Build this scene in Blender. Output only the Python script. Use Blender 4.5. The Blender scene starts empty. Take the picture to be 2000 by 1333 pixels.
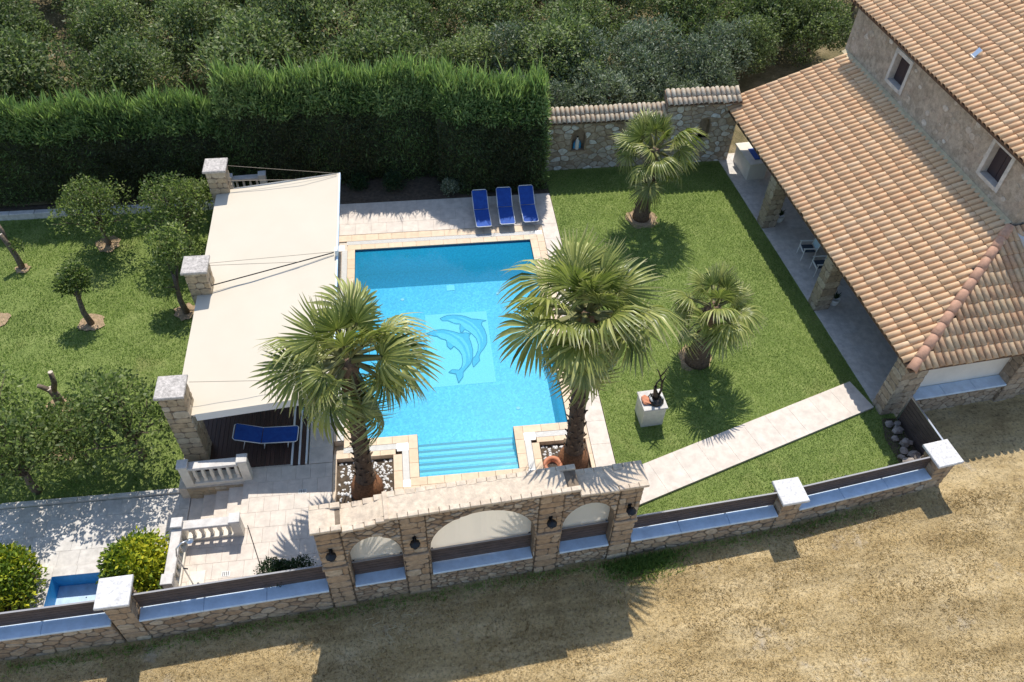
import bpy, math, random
import numpy as np
from mathutils import Matrix, Vector

# ---------------------------------------------------------------- camera / sky / sun / exposure
scene = bpy.context.scene
COL = scene.collection
F_PX, PITCH, ROLL, YAW, CAMH = 1600.0, 0.83460, 0.04163, 0.15238, 22.0

def cam_matrix():
    cp, sp = math.cos(PITCH), math.sin(PITCH)
    M = np.array([[1, 0, 0], [0, -sp, -cp], [0, cp, -sp]])
    c, s = math.cos(ROLL), math.sin(ROLL)
    Rr = np.array([[c, -s, 0], [s, c, 0], [0, 0, 1]])
    c, s = math.cos(YAW), math.sin(YAW)
    Ry = np.array([[c, -s, 0], [s, c, 0], [0, 0, 1]])
    return Rr @ M @ Ry
CM = cam_matrix()
cam = bpy.data.cameras.new('camera'); cam_o = bpy.data.objects.new('camera', cam); COL.objects.link(cam_o)
cam.sensor_width = 36.0; cam.lens = F_PX / 2000 * 36; cam.clip_end = 2000; cam.clip_start = 0.1
m3 = Matrix([CM[0].tolist(), (-CM[1]).tolist(), (-CM[2]).tolist()]).transposed()
cam_o.matrix_world = Matrix.Translation((0, 0, CAMH)) @ m3.to_4x4()
scene.camera = cam_o

SUN_EL, SUN_AZ = math.radians(58.5), math.radians(10)        # azimuth clockwise from +Y
world = bpy.data.worlds.new('World'); scene.world = world; world.use_nodes = True
nt = world.node_tree; bg = nt.nodes['Background']
sky = nt.nodes.new('ShaderNodeTexSky'); sky.sky_type = 'NISHITA'; sky.sun_disc = False
sky.sun_elevation = SUN_EL; sky.sun_rotation = SUN_AZ; sky.air_density = 1.0; sky.dust_density = 0.6
nt.links.new(sky.outputs[0], bg.inputs[0]); bg.inputs[1].default_value = 0.15
sun = bpy.data.lights.new('sun', 'SUN'); sun.energy = 3.7; sun.angle = math.radians(0.5); sun.color = (1.0, 0.95, 0.87)
sun_o = bpy.data.objects.new('sun', sun); COL.objects.link(sun_o)
sd = Vector((math.sin(SUN_AZ) * math.cos(SUN_EL), math.cos(SUN_AZ) * math.cos(SUN_EL), math.sin(SUN_EL)))
sun_o.rotation_euler = sd.to_track_quat('Z', 'Y').to_euler(); sun_o.location = (0, 60, 90)
vs = scene.view_settings; vs.view_transform = 'Standard'; vs.look = 'None'; vs.exposure = 0.42; vs.gamma = 1.0
scene.render.engine = 'CYCLES'
scene.cycles.max_bounces = 6; scene.cycles.transparent_max_bounces = 12
scene.cycles.caustics_reflective = False; scene.cycles.caustics_refractive = False

# ---------------------------------------------------------------- helpers
rng = random.Random(7); nr = np.random.default_rng(7)

def un(px, py, z=0.0):
    """photo pixel -> point on the level plane at height z"""
    d = CM.T @ np.array([(px - 1000) / F_PX, (py - 666.5) / F_PX, 1]); t = (z - CAMH) / d[2]
    return np.array([d[0] * t, d[1] * t, z])
def ray_y(px, py, y):
    d = CM.T @ np.array([(px - 1000) / F_PX, (py - 666.5) / F_PX, 1]); t = y / d[1]
    return np.array([d[0] * t, y, CAMH + d[2] * t])
def field_z(x): return -0.6 + 0.02 * x

class Mat:
    pass
MATS = {}
def new_mat(name):
    m = bpy.data.materials.new(name); m.use_nodes = True
    n = m.node_tree; b = n.nodes['Principled BSDF']; MATS[name] = m
    return m, n, b
def node(n, t, **kw):
    o = n.nodes.new(t)
    for k, v in kw.items(): setattr(o, k, v)
    return o
def ramp(n, cols, fac=None, interp='LINEAR'):
    r = node(n, 'ShaderNodeValToRGB'); r.color_ramp.interpolation = interp
    while len(r.color_ramp.elements) < len(cols): r.color_ramp.elements.new(0.5)
    for e, (p, c) in zip(r.color_ramp.elements, cols): e.position = p; e.color = (*c, 1)
    if fac is not None: n.links.new(fac, r.inputs[0])
    return r
def mixc(n, a, b, fac, mode='MIX'):
    x = node(n, 'ShaderNodeMix', data_type='RGBA', blend_type=mode)
    for s, v in ((x.inputs[0], fac), (x.inputs[6], a), (x.inputs[7], b)):
        if hasattr(v, 'is_output') or hasattr(v, 'links'): n.links.new(v, s)
        elif isinstance(v, (int, float)): s.default_value = v
        else: s.default_value = (*v, 1)
    return x.outputs[2]
def math_n(n, op, a, b=None):
    x = node(n, 'ShaderNodeMath', operation=op)
    for s, v in zip(x.inputs, (a, b)):
        if v is None: continue
        if hasattr(v, 'links'): n.links.new(v, s)
        else: s.default_value = v
    return x.outputs[0]
def noise(n, scale, detail=4, rough=.55, vec=None, out=0, dist=0.0):
    x = node(n, 'ShaderNodeTexNoise'); x.inputs['Scale'].default_value = scale; x.inputs['Detail'].default_value = detail
    x.inputs['Roughness'].default_value = rough; x.inputs['Distortion'].default_value = dist
    if vec is not None: n.links.new(vec, x.inputs['Vector'])
    return x.outputs[out]
def wpos(n): return node(n, 'ShaderNodeNewGeometry').outputs['Position']
def bump(n, b, h, strength, dist=0.02):
    x = node(n, 'ShaderNodeBump'); x.inputs['Strength'].default_value = strength; x.inputs['Distance'].default_value = dist
    n.links.new(h, x.inputs['Height']); n.links.new(x.outputs[0], b.inputs['Normal'])
def var_fac(n):
    oi = node(n, 'ShaderNodeObjectInfo'); at = node(n, 'ShaderNodeAttribute', attribute_name='var')
    return math_n(n, 'FRACT', math_n(n, 'ADD', oi.outputs['Random'], at.outputs['Fac']))

def pieces_mat(name, cols, rough=.85, nscale=9, namt=.35, bscale=30, bstr=.35, stain=None):
    """stone / tile material: colour per piece, grain and stains on top"""
    m, n, b = new_mat(name); p = wpos(n)
    r = ramp(n, cols, var_fac(n))
    g = ramp(n, [(.3, (1 - namt,) * 3), (.7, (1 + namt * .4,) * 3)], noise(n, nscale, 6, .65, p))
    c = mixc(n, r.outputs[0], g.outputs[0], 1.0, 'MULTIPLY')
    if stain:
        f = ramp(n, [(.5, (0, 0, 0)), (.68, (1, 1, 1))], noise(n, stain[0], 5, .7, p))
        c = mixc(n, c, stain[1], math_n(n, 'MULTIPLY', f.outputs[0], stain[2]))
    n.links.new(c, b.inputs['Base Color']); b.inputs['Roughness'].default_value = rough
    bump(n, b, noise(n, bscale, 5, .6, p), bstr)
    return m
def plain_mat(name, col, rough=.5, metal=0.0, nscale=None, namt=.15, bstr=0.0, bscale=60):
    m, n, b = new_mat(name)
    b.inputs['Roughness'].default_value = rough; b.inputs['Metallic'].default_value = metal
    if nscale:
        p = wpos(n); g = ramp(n, [(.3, tuple(x * (1 - namt) for x in col)), (.7, tuple(min(1, x * (1 + namt)) for x in col))], noise(n, nscale, 6, .65, p))
        n.links.new(g.outputs[0], b.inputs['Base Color'])
        if bstr: bump(n, b, noise(n, bscale, 5, .6, p), bstr)
    else: b.inputs['Base Color'].default_value = (*col, 1)
    return m
def leaf_mat(name, cols, rough=.5, trans=.25, tip=None):
    m, n, b = new_mat(name)
    at = node(n, 'ShaderNodeAttribute', attribute_name='var'); oi = node(n, 'ShaderNodeObjectInfo')
    f = math_n(n, 'ADD', math_n(n, 'MULTIPLY', at.outputs['Fac'], .8), math_n(n, 'MULTIPLY', oi.outputs['Random'], .2))
    c = ramp(n, cols, f).outputs[0]
    if tip:
        a2 = node(n, 'ShaderNodeAttribute', attribute_name='tip')
        t = ramp(n, [(tip[1], (0, 0, 0)), (1, (1, 1, 1))], a2.outputs['Fac'])
        c = mixc(n, c, tip[0], math_n(n, 'MULTIPLY', t.outputs[0], tip[2]))
    n.links.new(c, b.inputs['Base Color']); b.inputs['Roughness'].default_value = rough; b.inputs['Specular IOR Level'].default_value = .32
    tr = node(n, 'ShaderNodeBsdfTranslucent'); n.links.new(mixc(n, c, (1.0, 1.25, .5), .6, 'MULTIPLY'), tr.inputs[0])
    ms = node(n, 'ShaderNodeMixShader'); ms.inputs[0].default_value = trans
    n.links.new(b.outputs[0], ms.inputs[1]); n.links.new(tr.outputs[0], ms.inputs[2])
    n.links.new(ms.outputs[0], n.nodes['Material Output'].inputs[0])
    return m

# ---------------------------------------------------------------- object helpers
def fast_mesh(name, V, F, mats=(), attrs=None, smooth=False):
    """V (n,3), F (m,3) or (m,4) index array"""
    V = np.asarray(V, np.float32); F = np.asarray(F, np.int32); k = F.shape[1]
    me = bpy.data.meshes.new(name)
    me.vertices.add(len(V)); me.vertices.foreach_set('co', V.ravel())
    me.loops.add(F.size); me.loops.foreach_set('vertex_index', F.ravel())
    me.polygons.add(len(F)); me.polygons.foreach_set('loop_start', np.arange(0, F.size, k, dtype=np.int32))
    me.polygons.foreach_set('loop_total', np.full(len(F), k, np.int32))
    if smooth: me.polygons.foreach_set('use_smooth', np.ones(len(F), bool))
    me.update(calc_edges=True)
    for m in mats: me.materials.append(m)
    for kk, arr in (attrs or {}).items():
        a = me.attributes.new(kk, 'FLOAT', 'POINT'); a.data.foreach_set('value', np.asarray(arr, np.float32))
    return me
def link(name, me, parent=None, mw=None):
    o = bpy.data.objects.new(name, me); COL.objects.link(o)
    mw = mw if mw is not None else Matrix.Identity(4)
    if parent is not None:
        o.parent = parent; o.matrix_parent_inverse = Matrix.Identity(4)
        o.matrix_basis = PW[parent.name].inverted() @ mw
    else: o.matrix_basis = mw
    PW[o.name] = mw.copy()
    return o
PW = {}
def tag(o, label=None, cat=None, group=None, kind=None):
    if label: o['label'] = label
    if cat: o['category'] = cat
    if group: o['group'] = group
    if kind: o['kind'] = kind
    return o
def thing(name, loc, label, cat, group=None, rz=0.0, scale=1.0):
    o = link(name, None, None, Matrix.Translation(Vector(loc)) @ Matrix.Rotation(rz, 4, 'Z') @ Matrix.Scale(scale, 4))
    o.empty_display_size = .3
    return tag(o, label, cat, group)

class MB:
    def __init__(s): s.v = []; s.f = []; s.a = []
    def add(s, vs, fs, var=0.0):
        o = len(s.v); s.v += [tuple(map(float, p)) for p in vs]; s.f += [tuple(i + o for i in q) for q in fs]; s.a += [var] * len(vs); return s
    def box(s, lo, hi, fr=None, var=0.0):
        x0, y0, z0 = lo; x1, y1, z1 = hi
        vs = [(x0, y0, z0), (x1, y0, z0), (x1, y1, z0), (x0, y1, z0), (x0, y0, z1), (x1, y0, z1), (x1, y1, z1), (x0, y1, z1)]
        if fr: vs = [fr(*p) for p in vs]
        return s.add(vs, [(0, 3, 2, 1), (4, 5, 6, 7), (0, 1, 5, 4), (1, 2, 6, 5), (2, 3, 7, 6), (3, 0, 4, 7)], var)
    def bbox(s, lo, hi, bev=.01, fr=None, var=0.0):
        """box with chamfered top edges"""
        x0, y0, z0 = lo; x1, y1, z1 = hi; b = bev
        vs = [(x0, y0, z0), (x1, y0, z0), (x1, y1, z0), (x0, y1, z0), (x0, y0, z1 - b), (x1, y0, z1 - b), (x1, y1, z1 - b), (x0, y1, z1 - b),
              (x0 + b, y0 + b, z1), (x1 - b, y0 + b, z1), (x1 - b, y1 - b, z1), (x0 + b, y1 - b, z1)]
        if fr: vs = [fr(*p) for p in vs]
        return s.add(vs, [(0, 3, 2, 1), (0, 1, 5, 4), (1, 2, 6, 5), (2, 3, 7, 6), (3, 0, 4, 7), (4, 5, 9, 8), (5, 6, 10, 9), (6, 7, 11, 10), (7, 4, 8, 11), (8, 9, 10, 11)], var)
    def tube(s, pts, rad, n=8, cap=True, var=0.0):
        pts = [Vector(p) for p in pts]
        if not hasattr(rad, '__len__'): rad = [rad] * len(pts)
        rings = []; up = Vector((.13, .31, .94))
        for i, p in enumerate(pts):
            t = (pts[min(i + 1, len(pts) - 1)] - pts[max(i - 1, 0)]).normalized()
            a = t.cross(up)
            if a.length < .05: a = t.cross(Vector((1, 0, 0)))
            a.normalize(); b = t.cross(a)
            rings.append([p + (a * math.cos(2 * math.pi * k / n) + b * math.sin(2 * math.pi * k / n)) * rad[i] for k in range(n)])
        vs = [q for r in rings for q in r]; fs = []
        for i in range(len(pts) - 1):
            for k in range(n): fs.append((i * n + k, i * n + (k + 1) % n, (i + 1) * n + (k + 1) % n, (i + 1) * n + k))
        if cap: fs += [tuple(range(n - 1, -1, -1)), tuple((len(pts) - 1) * n + k for k in range(n))]
        return s.add(vs, fs, var)
    def lathe(s, prof, n=14, c=(0, 0, 0), var=0.0):
        vs = []; fs = []
        for r, z in prof:
            for k in range(n): vs.append((c[0] + r * math.cos(2 * math.pi * k / n), c[1] + r * math.sin(2 * math.pi * k / n), c[2] + z))
        for i in range(len(prof) - 1):
            for k in range(n): fs.append((i * n + k, i * n + (k + 1) % n, (i + 1) * n + (k + 1) % n, (i + 1) * n + k))
        fs += [tuple(range(n - 1, -1, -1)), tuple((len(prof) - 1) * n + k for k in range(n))]
        return s.add(vs, fs, var)
    def build(s, name, mat, parent=None, smooth=False, center=True, kind=None, bevel=0):
        V = np.array(s.v); c = (V.min(0) + V.max(0)) / 2 if center else np.zeros(3)
        if center: c[2] = V[:, 2].min()
        me = bpy.data.meshes.new(name); me.from_pydata((V - c).tolist(), [], s.f); me.materials.append(MATS[mat])
        if any(s.a):
            a = me.attributes.new('var', 'FLOAT', 'POINT'); a.data.foreach_set('value', np.array(s.a, np.float32))
        if smooth: me.polygons.foreach_set('use_smooth', [True] * len(me.polygons))
        me.update()
        o = link(name, me, parent, Matrix.Translation(Vector(c)))
        if bevel:
            md = o.modifiers.new('bevel', 'BEVEL'); md.width = bevel; md.segments = 2; md.limit_method = 'ANGLE'
        if kind: o['kind'] = kind
        return o
def struct(o): o['kind'] = 'structure'; return o

def frame2(A, B):
    """frame with s along A->B, off to the left (inward), z up"""
    A = np.array(A[:2], float); D = np.array(B[:2], float) - A; L = np.linalg.norm(D); D /= L; N = np.array([-D[1], D[0]])
    def fr(s, off, z): p = A + D * s + N * off; return (p[0], p[1], z)
    return fr, L

# ---------------------------------------------------------------- materials
STONE = [(0, (.30, .20, .125)), (.25, (.40, .28, .18)), (.5, (.47, .36, .25)), (.75, (.36, .25, .165)), (1, (.55, .46, .35))]
pieces_mat('rubble', STONE, nscale=7, namt=.4, stain=(2.2, (.16, .13, .10), .45))
pieces_mat('quoin', [(0, (.36, .25, .16)), (.4, (.46, .34, .23)), (.7, (.40, .27, .165)), (1, (.55, .45, .33))], nscale=8, namt=.35, stain=(2.6, (.2, .15, .11), .4))
pieces_mat('ashlar', [(0, (.42, .32, .20)), (.35, (.52, .42, .29)), (.7, (.46, .34, .21)), (1, (.60, .52, .40))], nscale=6, namt=.45, stain=(3, (.15, .13, .11), .55))
pieces_mat('wallstone', [(0, (.36, .27, .19)), (.3, (.55, .48, .40)), (.55, (.46, .36, .26)), (.8, (.68, .64, .58)), (1, (.78, .77, .75))], nscale=7, namt=.4)
pieces_mat('house_stone', [(0, (.33, .25, .175)), (.5, (.42, .335, .25)), (1, (.47, .39, .30))], nscale=9, namt=.4)
plain_mat('mortar', (.20, .15, .105), .95, nscale=5, namt=.35, bstr=.4)
plain_mat('mortar_dark', (.32, .24, .17), .95, nscale=5, namt=.35, bstr=.4)
pieces_mat('paving', [(0, (.655, .57, .485)), (.5, (.675, .59, .50)), (1, (.665, .575, .485))], rough=.7, nscale=3.2, namt=.22, bscale=40, bstr=.12, stain=(2.6, (.50, .42, .35), .55))
pieces_mat('limestone', [(0, (.60, .56, .51)), (.5, (.66, .62, .57)), (1, (.63, .57, .50))], rough=.75, nscale=4, namt=.25, bscale=40, bstr=.15, stain=(4.5, (.40, .37, .33), .5))
pieces_mat('coping', [(0, (.66, .49, .33)), (.5, (.72, .56, .39)), (1, (.68, .52, .37))], rough=.7, nscale=5, namt=.16, bscale=50, bstr=.08)
pieces_mat('capstone', [(0, (.63, .50, .37)), (.5, (.68, .57, .44)), (1, (.66, .53, .39))], rough=.85, nscale=6, namt=.3, bscale=25, bstr=.4, stain=(4, (.42, .33, .26), .4))
plain_mat('pale_cap', (.60, .58, .56), .8, nscale=9, namt=.3, bstr=.3, bscale=18)
plain_mat('lichen_cap', (.44, .40, .36), .9, nscale=12, namt=.45, bstr=.4, bscale=24)
plain_mat('sill_stone', (.58, .69, .80), .6, nscale=3, namt=.14)  # pale stone with the blue skylight on it put into the colour
plain_mat('white_stone', (.72, .66, .56), .7, nscale=4, namt=.12, bstr=.1)
plain_mat('plaster', (.74, .69, .62), .85, nscale=2, namt=.07)
plain_mat('joint', (.60, .52, .43), .95, nscale=6, namt=.2)
plain_mat('grout_white', (.66, .64, .60), .5, nscale=8, namt=.08)
plain_mat('white_paint', (.80, .79, .76), .45)
plain_mat('steel', (.62, .63, .65), .3, .9)
plain_mat('dark_metal', (.03, .03, .032), .45, .6)
plain_mat('bronze', (.055, .045, .038), .35, .7, nscale=20, namt=.5)
plain_mat('slat_wood', (.085, .062, .055), .6, nscale=4, namt=.3)
plain_mat('slot_dark', (.06, .06, .06), .7)
plain_mat('terracotta', (.52, .20, .10), .7, nscale=8, namt=.2)
plain_mat('rope', (.30, .25, .19), .8)
plain_mat('soil', (.36, .25, .15), 1.0, nscale=7, namt=.35, bstr=.7, bscale=22)
plain_mat('dark_soil', (.085, .062, .042), 1.0, nscale=7, namt=.45, bstr=.7, bscale=22)
plain_mat('bark', (.16, .12, .085), .95, nscale=14, namt=.45, bstr=.8, bscale=24)
plain_mat('cut_wood', (.55, .47, .37), .9, nscale=20, namt=.2)
plain_mat('palm_bark', (.15, .095, .06), .95, nscale=18, namt=.5, bstr=.8, bscale=40)
plain_mat('palm_root', (.22, .095, .04), .95, nscale=16, namt=.5, bstr=.8, bscale=40)
plain_mat('pebble', (.72, .71, .69), .6, nscale=3, namt=.3)
plain_mat('rock', (.27, .23, .20), .9, nscale=6, namt=.4, bstr=.5, bscale=14)
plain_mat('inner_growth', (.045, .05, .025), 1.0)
plain_mat('straw', (.55, .45, .27), .9)
plain_mat('flash_mortar', (.50, .42, .27), .9, nscale=5, namt=.25)
plain_mat('shutter_dark', (.045, .03, .035), .6)
plain_mat('rail_grey', (.30, .29, .29), .6)
plain_mat('glass_dark', (.012, .014, .02), .08)
plain_mat('blue_wall', (.03, .28, .56), .5, nscale=9, namt=.15)
plain_mat('flake_paint', (.46, .60, .74), .6, nscale=5, namt=.16)
plain_mat('waterline', (.015, .07, .16), .35)
plain_mat('nosing_dark', (.0, .03, .08), .4)
plain_mat('dolphin_line', (.0, .10, .22), .5)
plain_mat('dolphin_body', (.10, .46, .66), .5, nscale=14, namt=.22)
plain_mat('dolphin_light', (.30, .72, .80), .5, nscale=14, namt=.15)
plain_mat('mosaic_panel', (.50, .88, .90), .5, nscale=20, namt=.14)

m, n, b = new_mat('pool_mosaic')
p = wpos(n); vo = node(n, 'ShaderNodeTexVoronoi'); vo.inputs['Scale'].default_value = 15; n.links.new(p, vo.inputs['Vector'])
r = ramp(n, [(0, (.02, .32, .56)), (.5, (.07, .50, .74)), (1, (.22, .72, .88))], vo.outputs['Color'])
n.links.new(mixc(n, r.outputs[0], ramp(n, [(.3, (.9, .9, .9)), (.7, (1.06, 1.06, 1.06))], noise(n, .8, 3, .5, p)).outputs[0], 1.0, 'MULTIPLY'), b.inputs['Base Color']); b.inputs['Roughness'].default_value = .4

m, n, b = new_mat('pool_water')
n.nodes.remove(b)
tr = node(n, 'ShaderNodeBsdfTransparent'); tr.inputs[0].default_value = (.66, .92, .985, 1)
gl = node(n, 'ShaderNodeBsdfGlossy'); gl.inputs['Roughness'].default_value = .03
fr_ = node(n, 'ShaderNodeFresnel'); fr_.inputs[0].default_value = 1.33
bp = node(n, 'ShaderNodeBump'); bp.inputs['Strength'].default_value = .12; bp.inputs['Distance'].default_value = .03
n.links.new(noise(n, 2.2, 3, .5, wpos(n)), bp.inputs['Height'])
n.links.new(bp.outputs[0], gl.inputs['Normal']); n.links.new(bp.outputs[0], fr_.inputs['Normal'])
ms = node(n, 'ShaderNodeMixShader'); n.links.new(fr_.outputs[0], ms.inputs[0]); n.links.new(tr.outputs[0], ms.inputs[1]); n.links.new(gl.outputs[0], ms.inputs[2])
df = node(n, 'ShaderNodeBsdfDiffuse'); df.inputs[0].default_value = (.03, .48, .74, 1)
body = node(n, 'ShaderNodeMixShader'); body.inputs[0].default_value = .32
n.links.new(tr.outputs[0], body.inputs[1]); n.links.new(df.outputs[0], body.inputs[2]); n.links.new(body.outputs[0], ms.inputs[1])
n.links.new(ms.outputs[0], n.nodes['Material Output'].inputs[0])

m, n, b = new_mat('lawn')
p = wpos(n)
c1 = ramp(n, [(.25, (.15, .205, .05)), (.5, (.21, .275, .07)), (.8, (.32, .37, .125))], noise(n, 1.3, 8, .72, p))
c2 = ramp(n, [(.3, (.5, .5, .45)), (.7, (1.3, 1.28, 1.2))], noise(n, 17, 8, .8, p))
dry = ramp(n, [(.58, (0, 0, 0)), (.75, (1, 1, 1))], noise(n, .42, 5, .6, p))
c = mixc(n, c1.outputs[0], c2.outputs[0], 1.0, 'MULTIPLY'); c = mixc(n, c, (.30, .27, .10), math_n(n, 'MULTIPLY', dry.outputs[0], .4))
n.links.new(c, b.inputs['Base Color']); b.inputs['Roughness'].default_value = .95; bump(n, b, noise(n, 45, 5, .7, p), .8, .05)

m, n, b = new_mat('dry_field')
p = wpos(n)
mp = node(n, 'ShaderNodeMapping'); mp.inputs['Rotation'].default_value = (0, 0, math.radians(-11)); mp.inputs['Scale'].default_value = (.5, 1.0, 1)
n.links.new(p, mp.inputs[0])
c1 = ramp(n, [(.30, (.33, .225, .10)), (.45, (.54, .395, .19)), (.6, (.69, .53, .29)), (.8, (.76, .63, .40))], noise(n, 1.1, 10, .74, mp.outputs[0]))
c2 = ramp(n, [(.35, (.22, .20, .17)), (.48, (.95, .95, .95)), (.75, (1.25, 1.23, 1.16))], noise(n, 11, 8, .8, p))
c = mixc(n, c1.outputs[0], c2.outputs[0], 1.0, 'MULTIPLY')
mp2 = node(n, 'ShaderNodeMapping'); mp2.inputs['Rotation'].default_value = (0, 0, math.radians(-9)); mp2.inputs['Scale'].default_value = (.06, 1.0, 1); n.links.new(p, mp2.inputs[0])
c = mixc(n, c, ramp(n, [(.38, (.82, .81, .79)), (.6, (1.08, 1.07, 1.05))], noise(n, 1.7, 4, .6, mp2.outputs[0])).outputs[0], 1.0, 'MULTIPLY')
spk = ramp(n, [(.30, (.25, .23, .2)), (.37, (1, 1, 1))], noise(n, 5.5, 8, .85, p)); c = mixc(n, c, spk.outputs[0], .85, 'MULTIPLY')
pale = ramp(n, [(.6, (0, 0, 0)), (.72, (1, 1, 1))], noise(n, .8, 6, .7, p))
c = mixc(n, c, (.56, .50, .42), math_n(n, 'MULTIPLY', pale.outputs[0], .5))
n.links.new(c, b.inputs['Base Color']); b.inputs['Roughness'].default_value = 1.0; bump(n, b, noise(n, 20, 6, .75, p), 1.0, .08)

m, n, b = new_mat('orchard_ground')
p = wpos(n)
c1 = ramp(n, [(.3, (.10, .095, .035)), (.5, (.24, .19, .09)), (.75, (.42, .33, .19))], noise(n, .6, 8, .7, p))
n.links.new(mixc(n, c1.outputs[0], ramp(n, [(.3, (.6, .6, .6)), (.7, (1.2, 1.2, 1.2))], noise(n, 12, 6, .7, p)).outputs[0], 1.0, 'MULTIPLY'), b.inputs['Base Color'])
b.inputs['Roughness'].default_value = 1.0; bump(n, b, noise(n, 14, 6, .75, p), 1.0, .1)

pieces_mat('roof_tile', [(0, (.70, .435, .24)), (.3, (.735, .475, .265)), (.5, (.755, .50, .285)), (.7, (.73, .46, .255)), (.9, (.77, .54, .33)), (1, (.69, .41, .22))], rough=.75, nscale=7, namt=.16, bscale=40, bstr=.12, stain=(7, (.52, .34, .20), .25))
pieces_mat('front_tile', [(0, (.62, .36, .20)), (.3, (.68, .44, .26)), (.6, (.70, .50, .30)), (1, (.60, .34, .19))], rough=.75, nscale=5, namt=.3, bscale=40, bstr=.15, stain=(3.5, (.60, .47, .26), .4))
plain_mat('hip_clay', (.55, .30, .19), .75, nscale=7, namt=.2, bstr=.15)
plain_mat('tile_shade', (.24, .125, .07), .9, nscale=6, namt=.3)  # pans and lower lips: shade lines between tiles painted into the clay colour
plain_mat('roof_under', (.12, .07, .045), .9)

m, n, b = new_mat('house_render')
p = wpos(n)
v1 = node(n, 'ShaderNodeTexVoronoi'); v1.inputs['Scale'].default_value = 3.4
nz = node(n, 'ShaderNodeMix', data_type='VECTOR'); nz.inputs[0].default_value = .09
n.links.new(p, nz.inputs[4]); n.links.new(noise(n, 3, 4, .6, p, 1), nz.inputs[5]); n.links.new(nz.outputs[1], v1.inputs['Vector'])
c1 = ramp(n, [(.2, (.38, .31, .235)), (.5, (.47, .39, .305)), (.8, (.44, .35, .27)), (1, (.58, .51, .43))], v1.outputs['Color'])
c2 = ramp(n, [(.3, (.5, .5, .5)), (.5, (.95, .95, .95)), (.72, (1.35, 1.33, 1.3))], noise(n, 5, 9, .78, p))
n.links.new(mixc(n, c1.outputs[0], c2.outputs[0], 1.0, 'MULTIPLY'), b.inputs['Base Color']); b.inputs['Roughness'].default_value = .95
bump(n, b, noise(n, 9, 6, .7, p), .6, .05)

m, n, b = new_mat('deck_board')
p = wpos(n); mp = node(n, 'ShaderNodeMapping'); mp.inputs['Scale'].default_value = (14, .8, 1); n.links.new(p, mp.inputs[0])
c = ramp(n, [(.3, (.045, .022, .017)), (.7, (.085, .042, .03))], noise(n, 2, 5, .6, mp.outputs[0]))
n.links.new(mixc(n, c.outputs[0], ramp(n, [(0, (.8, .8, .8)), (1, (1.25, 1.25, 1.25))], var_fac(n)).outputs[0], 1.0, 'MULTIPLY'), b.inputs['Base Color']); b.inputs['Roughness'].default_value = .55

m, n, b = new_mat('canvas')
p = wpos(n); c = ramp(n, [(.3, (.585, .515, .405)), (.7, (.61, .54, .43))], noise(n, .7, 5, .6, p))
n.links.new(c.outputs[0], b.inputs['Base Color']); b.inputs['Roughness'].default_value = .85
bump(n, b, noise(n, .9, 3, .5, p), .15, .05)
m, n, b = new_mat('sail_cloth'); b.inputs['Base Color'].default_value = (.74, .68, .58, 1); b.inputs['Roughness'].default_value = .9
tl = node(n, 'ShaderNodeBsdfTranslucent'); tl.inputs[0].default_value = (.80, .72, .60, 1); ms = node(n, 'ShaderNodeMixShader'); ms.inputs[0].default_value = .5
n.links.new(b.outputs[0], ms.inputs[1]); n.links.new(tl.outputs[0], ms.inputs[2]); n.links.new(ms.outputs[0], n.nodes['Material Output'].inputs[0])
plain_mat('valance', (.76, .75, .73), .8)
m, n, b = new_mat('blue_fabric'); b.inputs['Roughness'].default_value = .75
p = wpos(n); c = ramp(n, [(.3, (.006, .05, .27)), (.7, (.012, .085, .38))], noise(n, 6, 5, .6, p)); n.links.new(c.outputs[0], b.inputs['Base Color'])
plain_mat('seat_sling', (.04, .055, .075), .8)
plain_mat('pale_blue', (.42, .55, .62), .7)

leaf_mat('citrus_leaf', [(0, (.05, .08, .022)), (.4, (.135, .18, .058)), (.7, (.27, .325, .11)), (1, (.54, .56, .26))], .48, .5)
leaf_mat('orchard_leaf', [(0, (.04, .06, .022)), (.4, (.12, .16, .06)), (.7, (.26, .30, .13)), (1, (.50, .52, .30))], .5, .42)
leaf_mat('olive_leaf', [(0, (.06, .08, .05)), (.4, (.15, .185, .115)), (.75, (.28, .315, .21)), (1, (.48, .50, .39))], .5, .3)
leaf_mat('yellow_leaf', [(0, (.06, .11, .015)), (.3, (.20, .28, .025)), (.55, (.48, .48, .03)), (1, (.72, .62, .05))], .5, .25)
leaf_mat('box_leaf', [(0, (.012, .03, .01)), (.6, (.03, .06, .02)), (1, (.07, .11, .04))], .5, .2)
leaf_mat('cypress_leaf', [(0, (.065, .058, .028)), (.3, (.09, .115, .045)), (.6, (.19, .29, .09)), (1, (.46, .52, .22))], .6, .38)
leaf_mat('palm_leaf', [(0, (.05, .075, .016)), (.35, (.17, .205, .05)), (.7, (.37, .38, .11)), (1, (.56, .54, .22))], .33, .3, tip=((.45, .40, .24), .72, .8))
leaf_mat('palm_stalk', [(0, (.16, .17, .06)), (1, (.26, .24, .10))], .45, .05)
leaf_mat('grass_blade', [(0, (.07, .13, .028)), (.45, (.215, .31, .075)), (.8, (.35, .43, .13)), (1, (.52, .55, .23))], .7, .45)
leaf_mat('dry_blade', [(0, (.18, .115, .045)), (.4, (.50, .365, .17)), (.75, (.72, .56, .31)), (1, (.90, .76, .50))], .8, .2)

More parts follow.
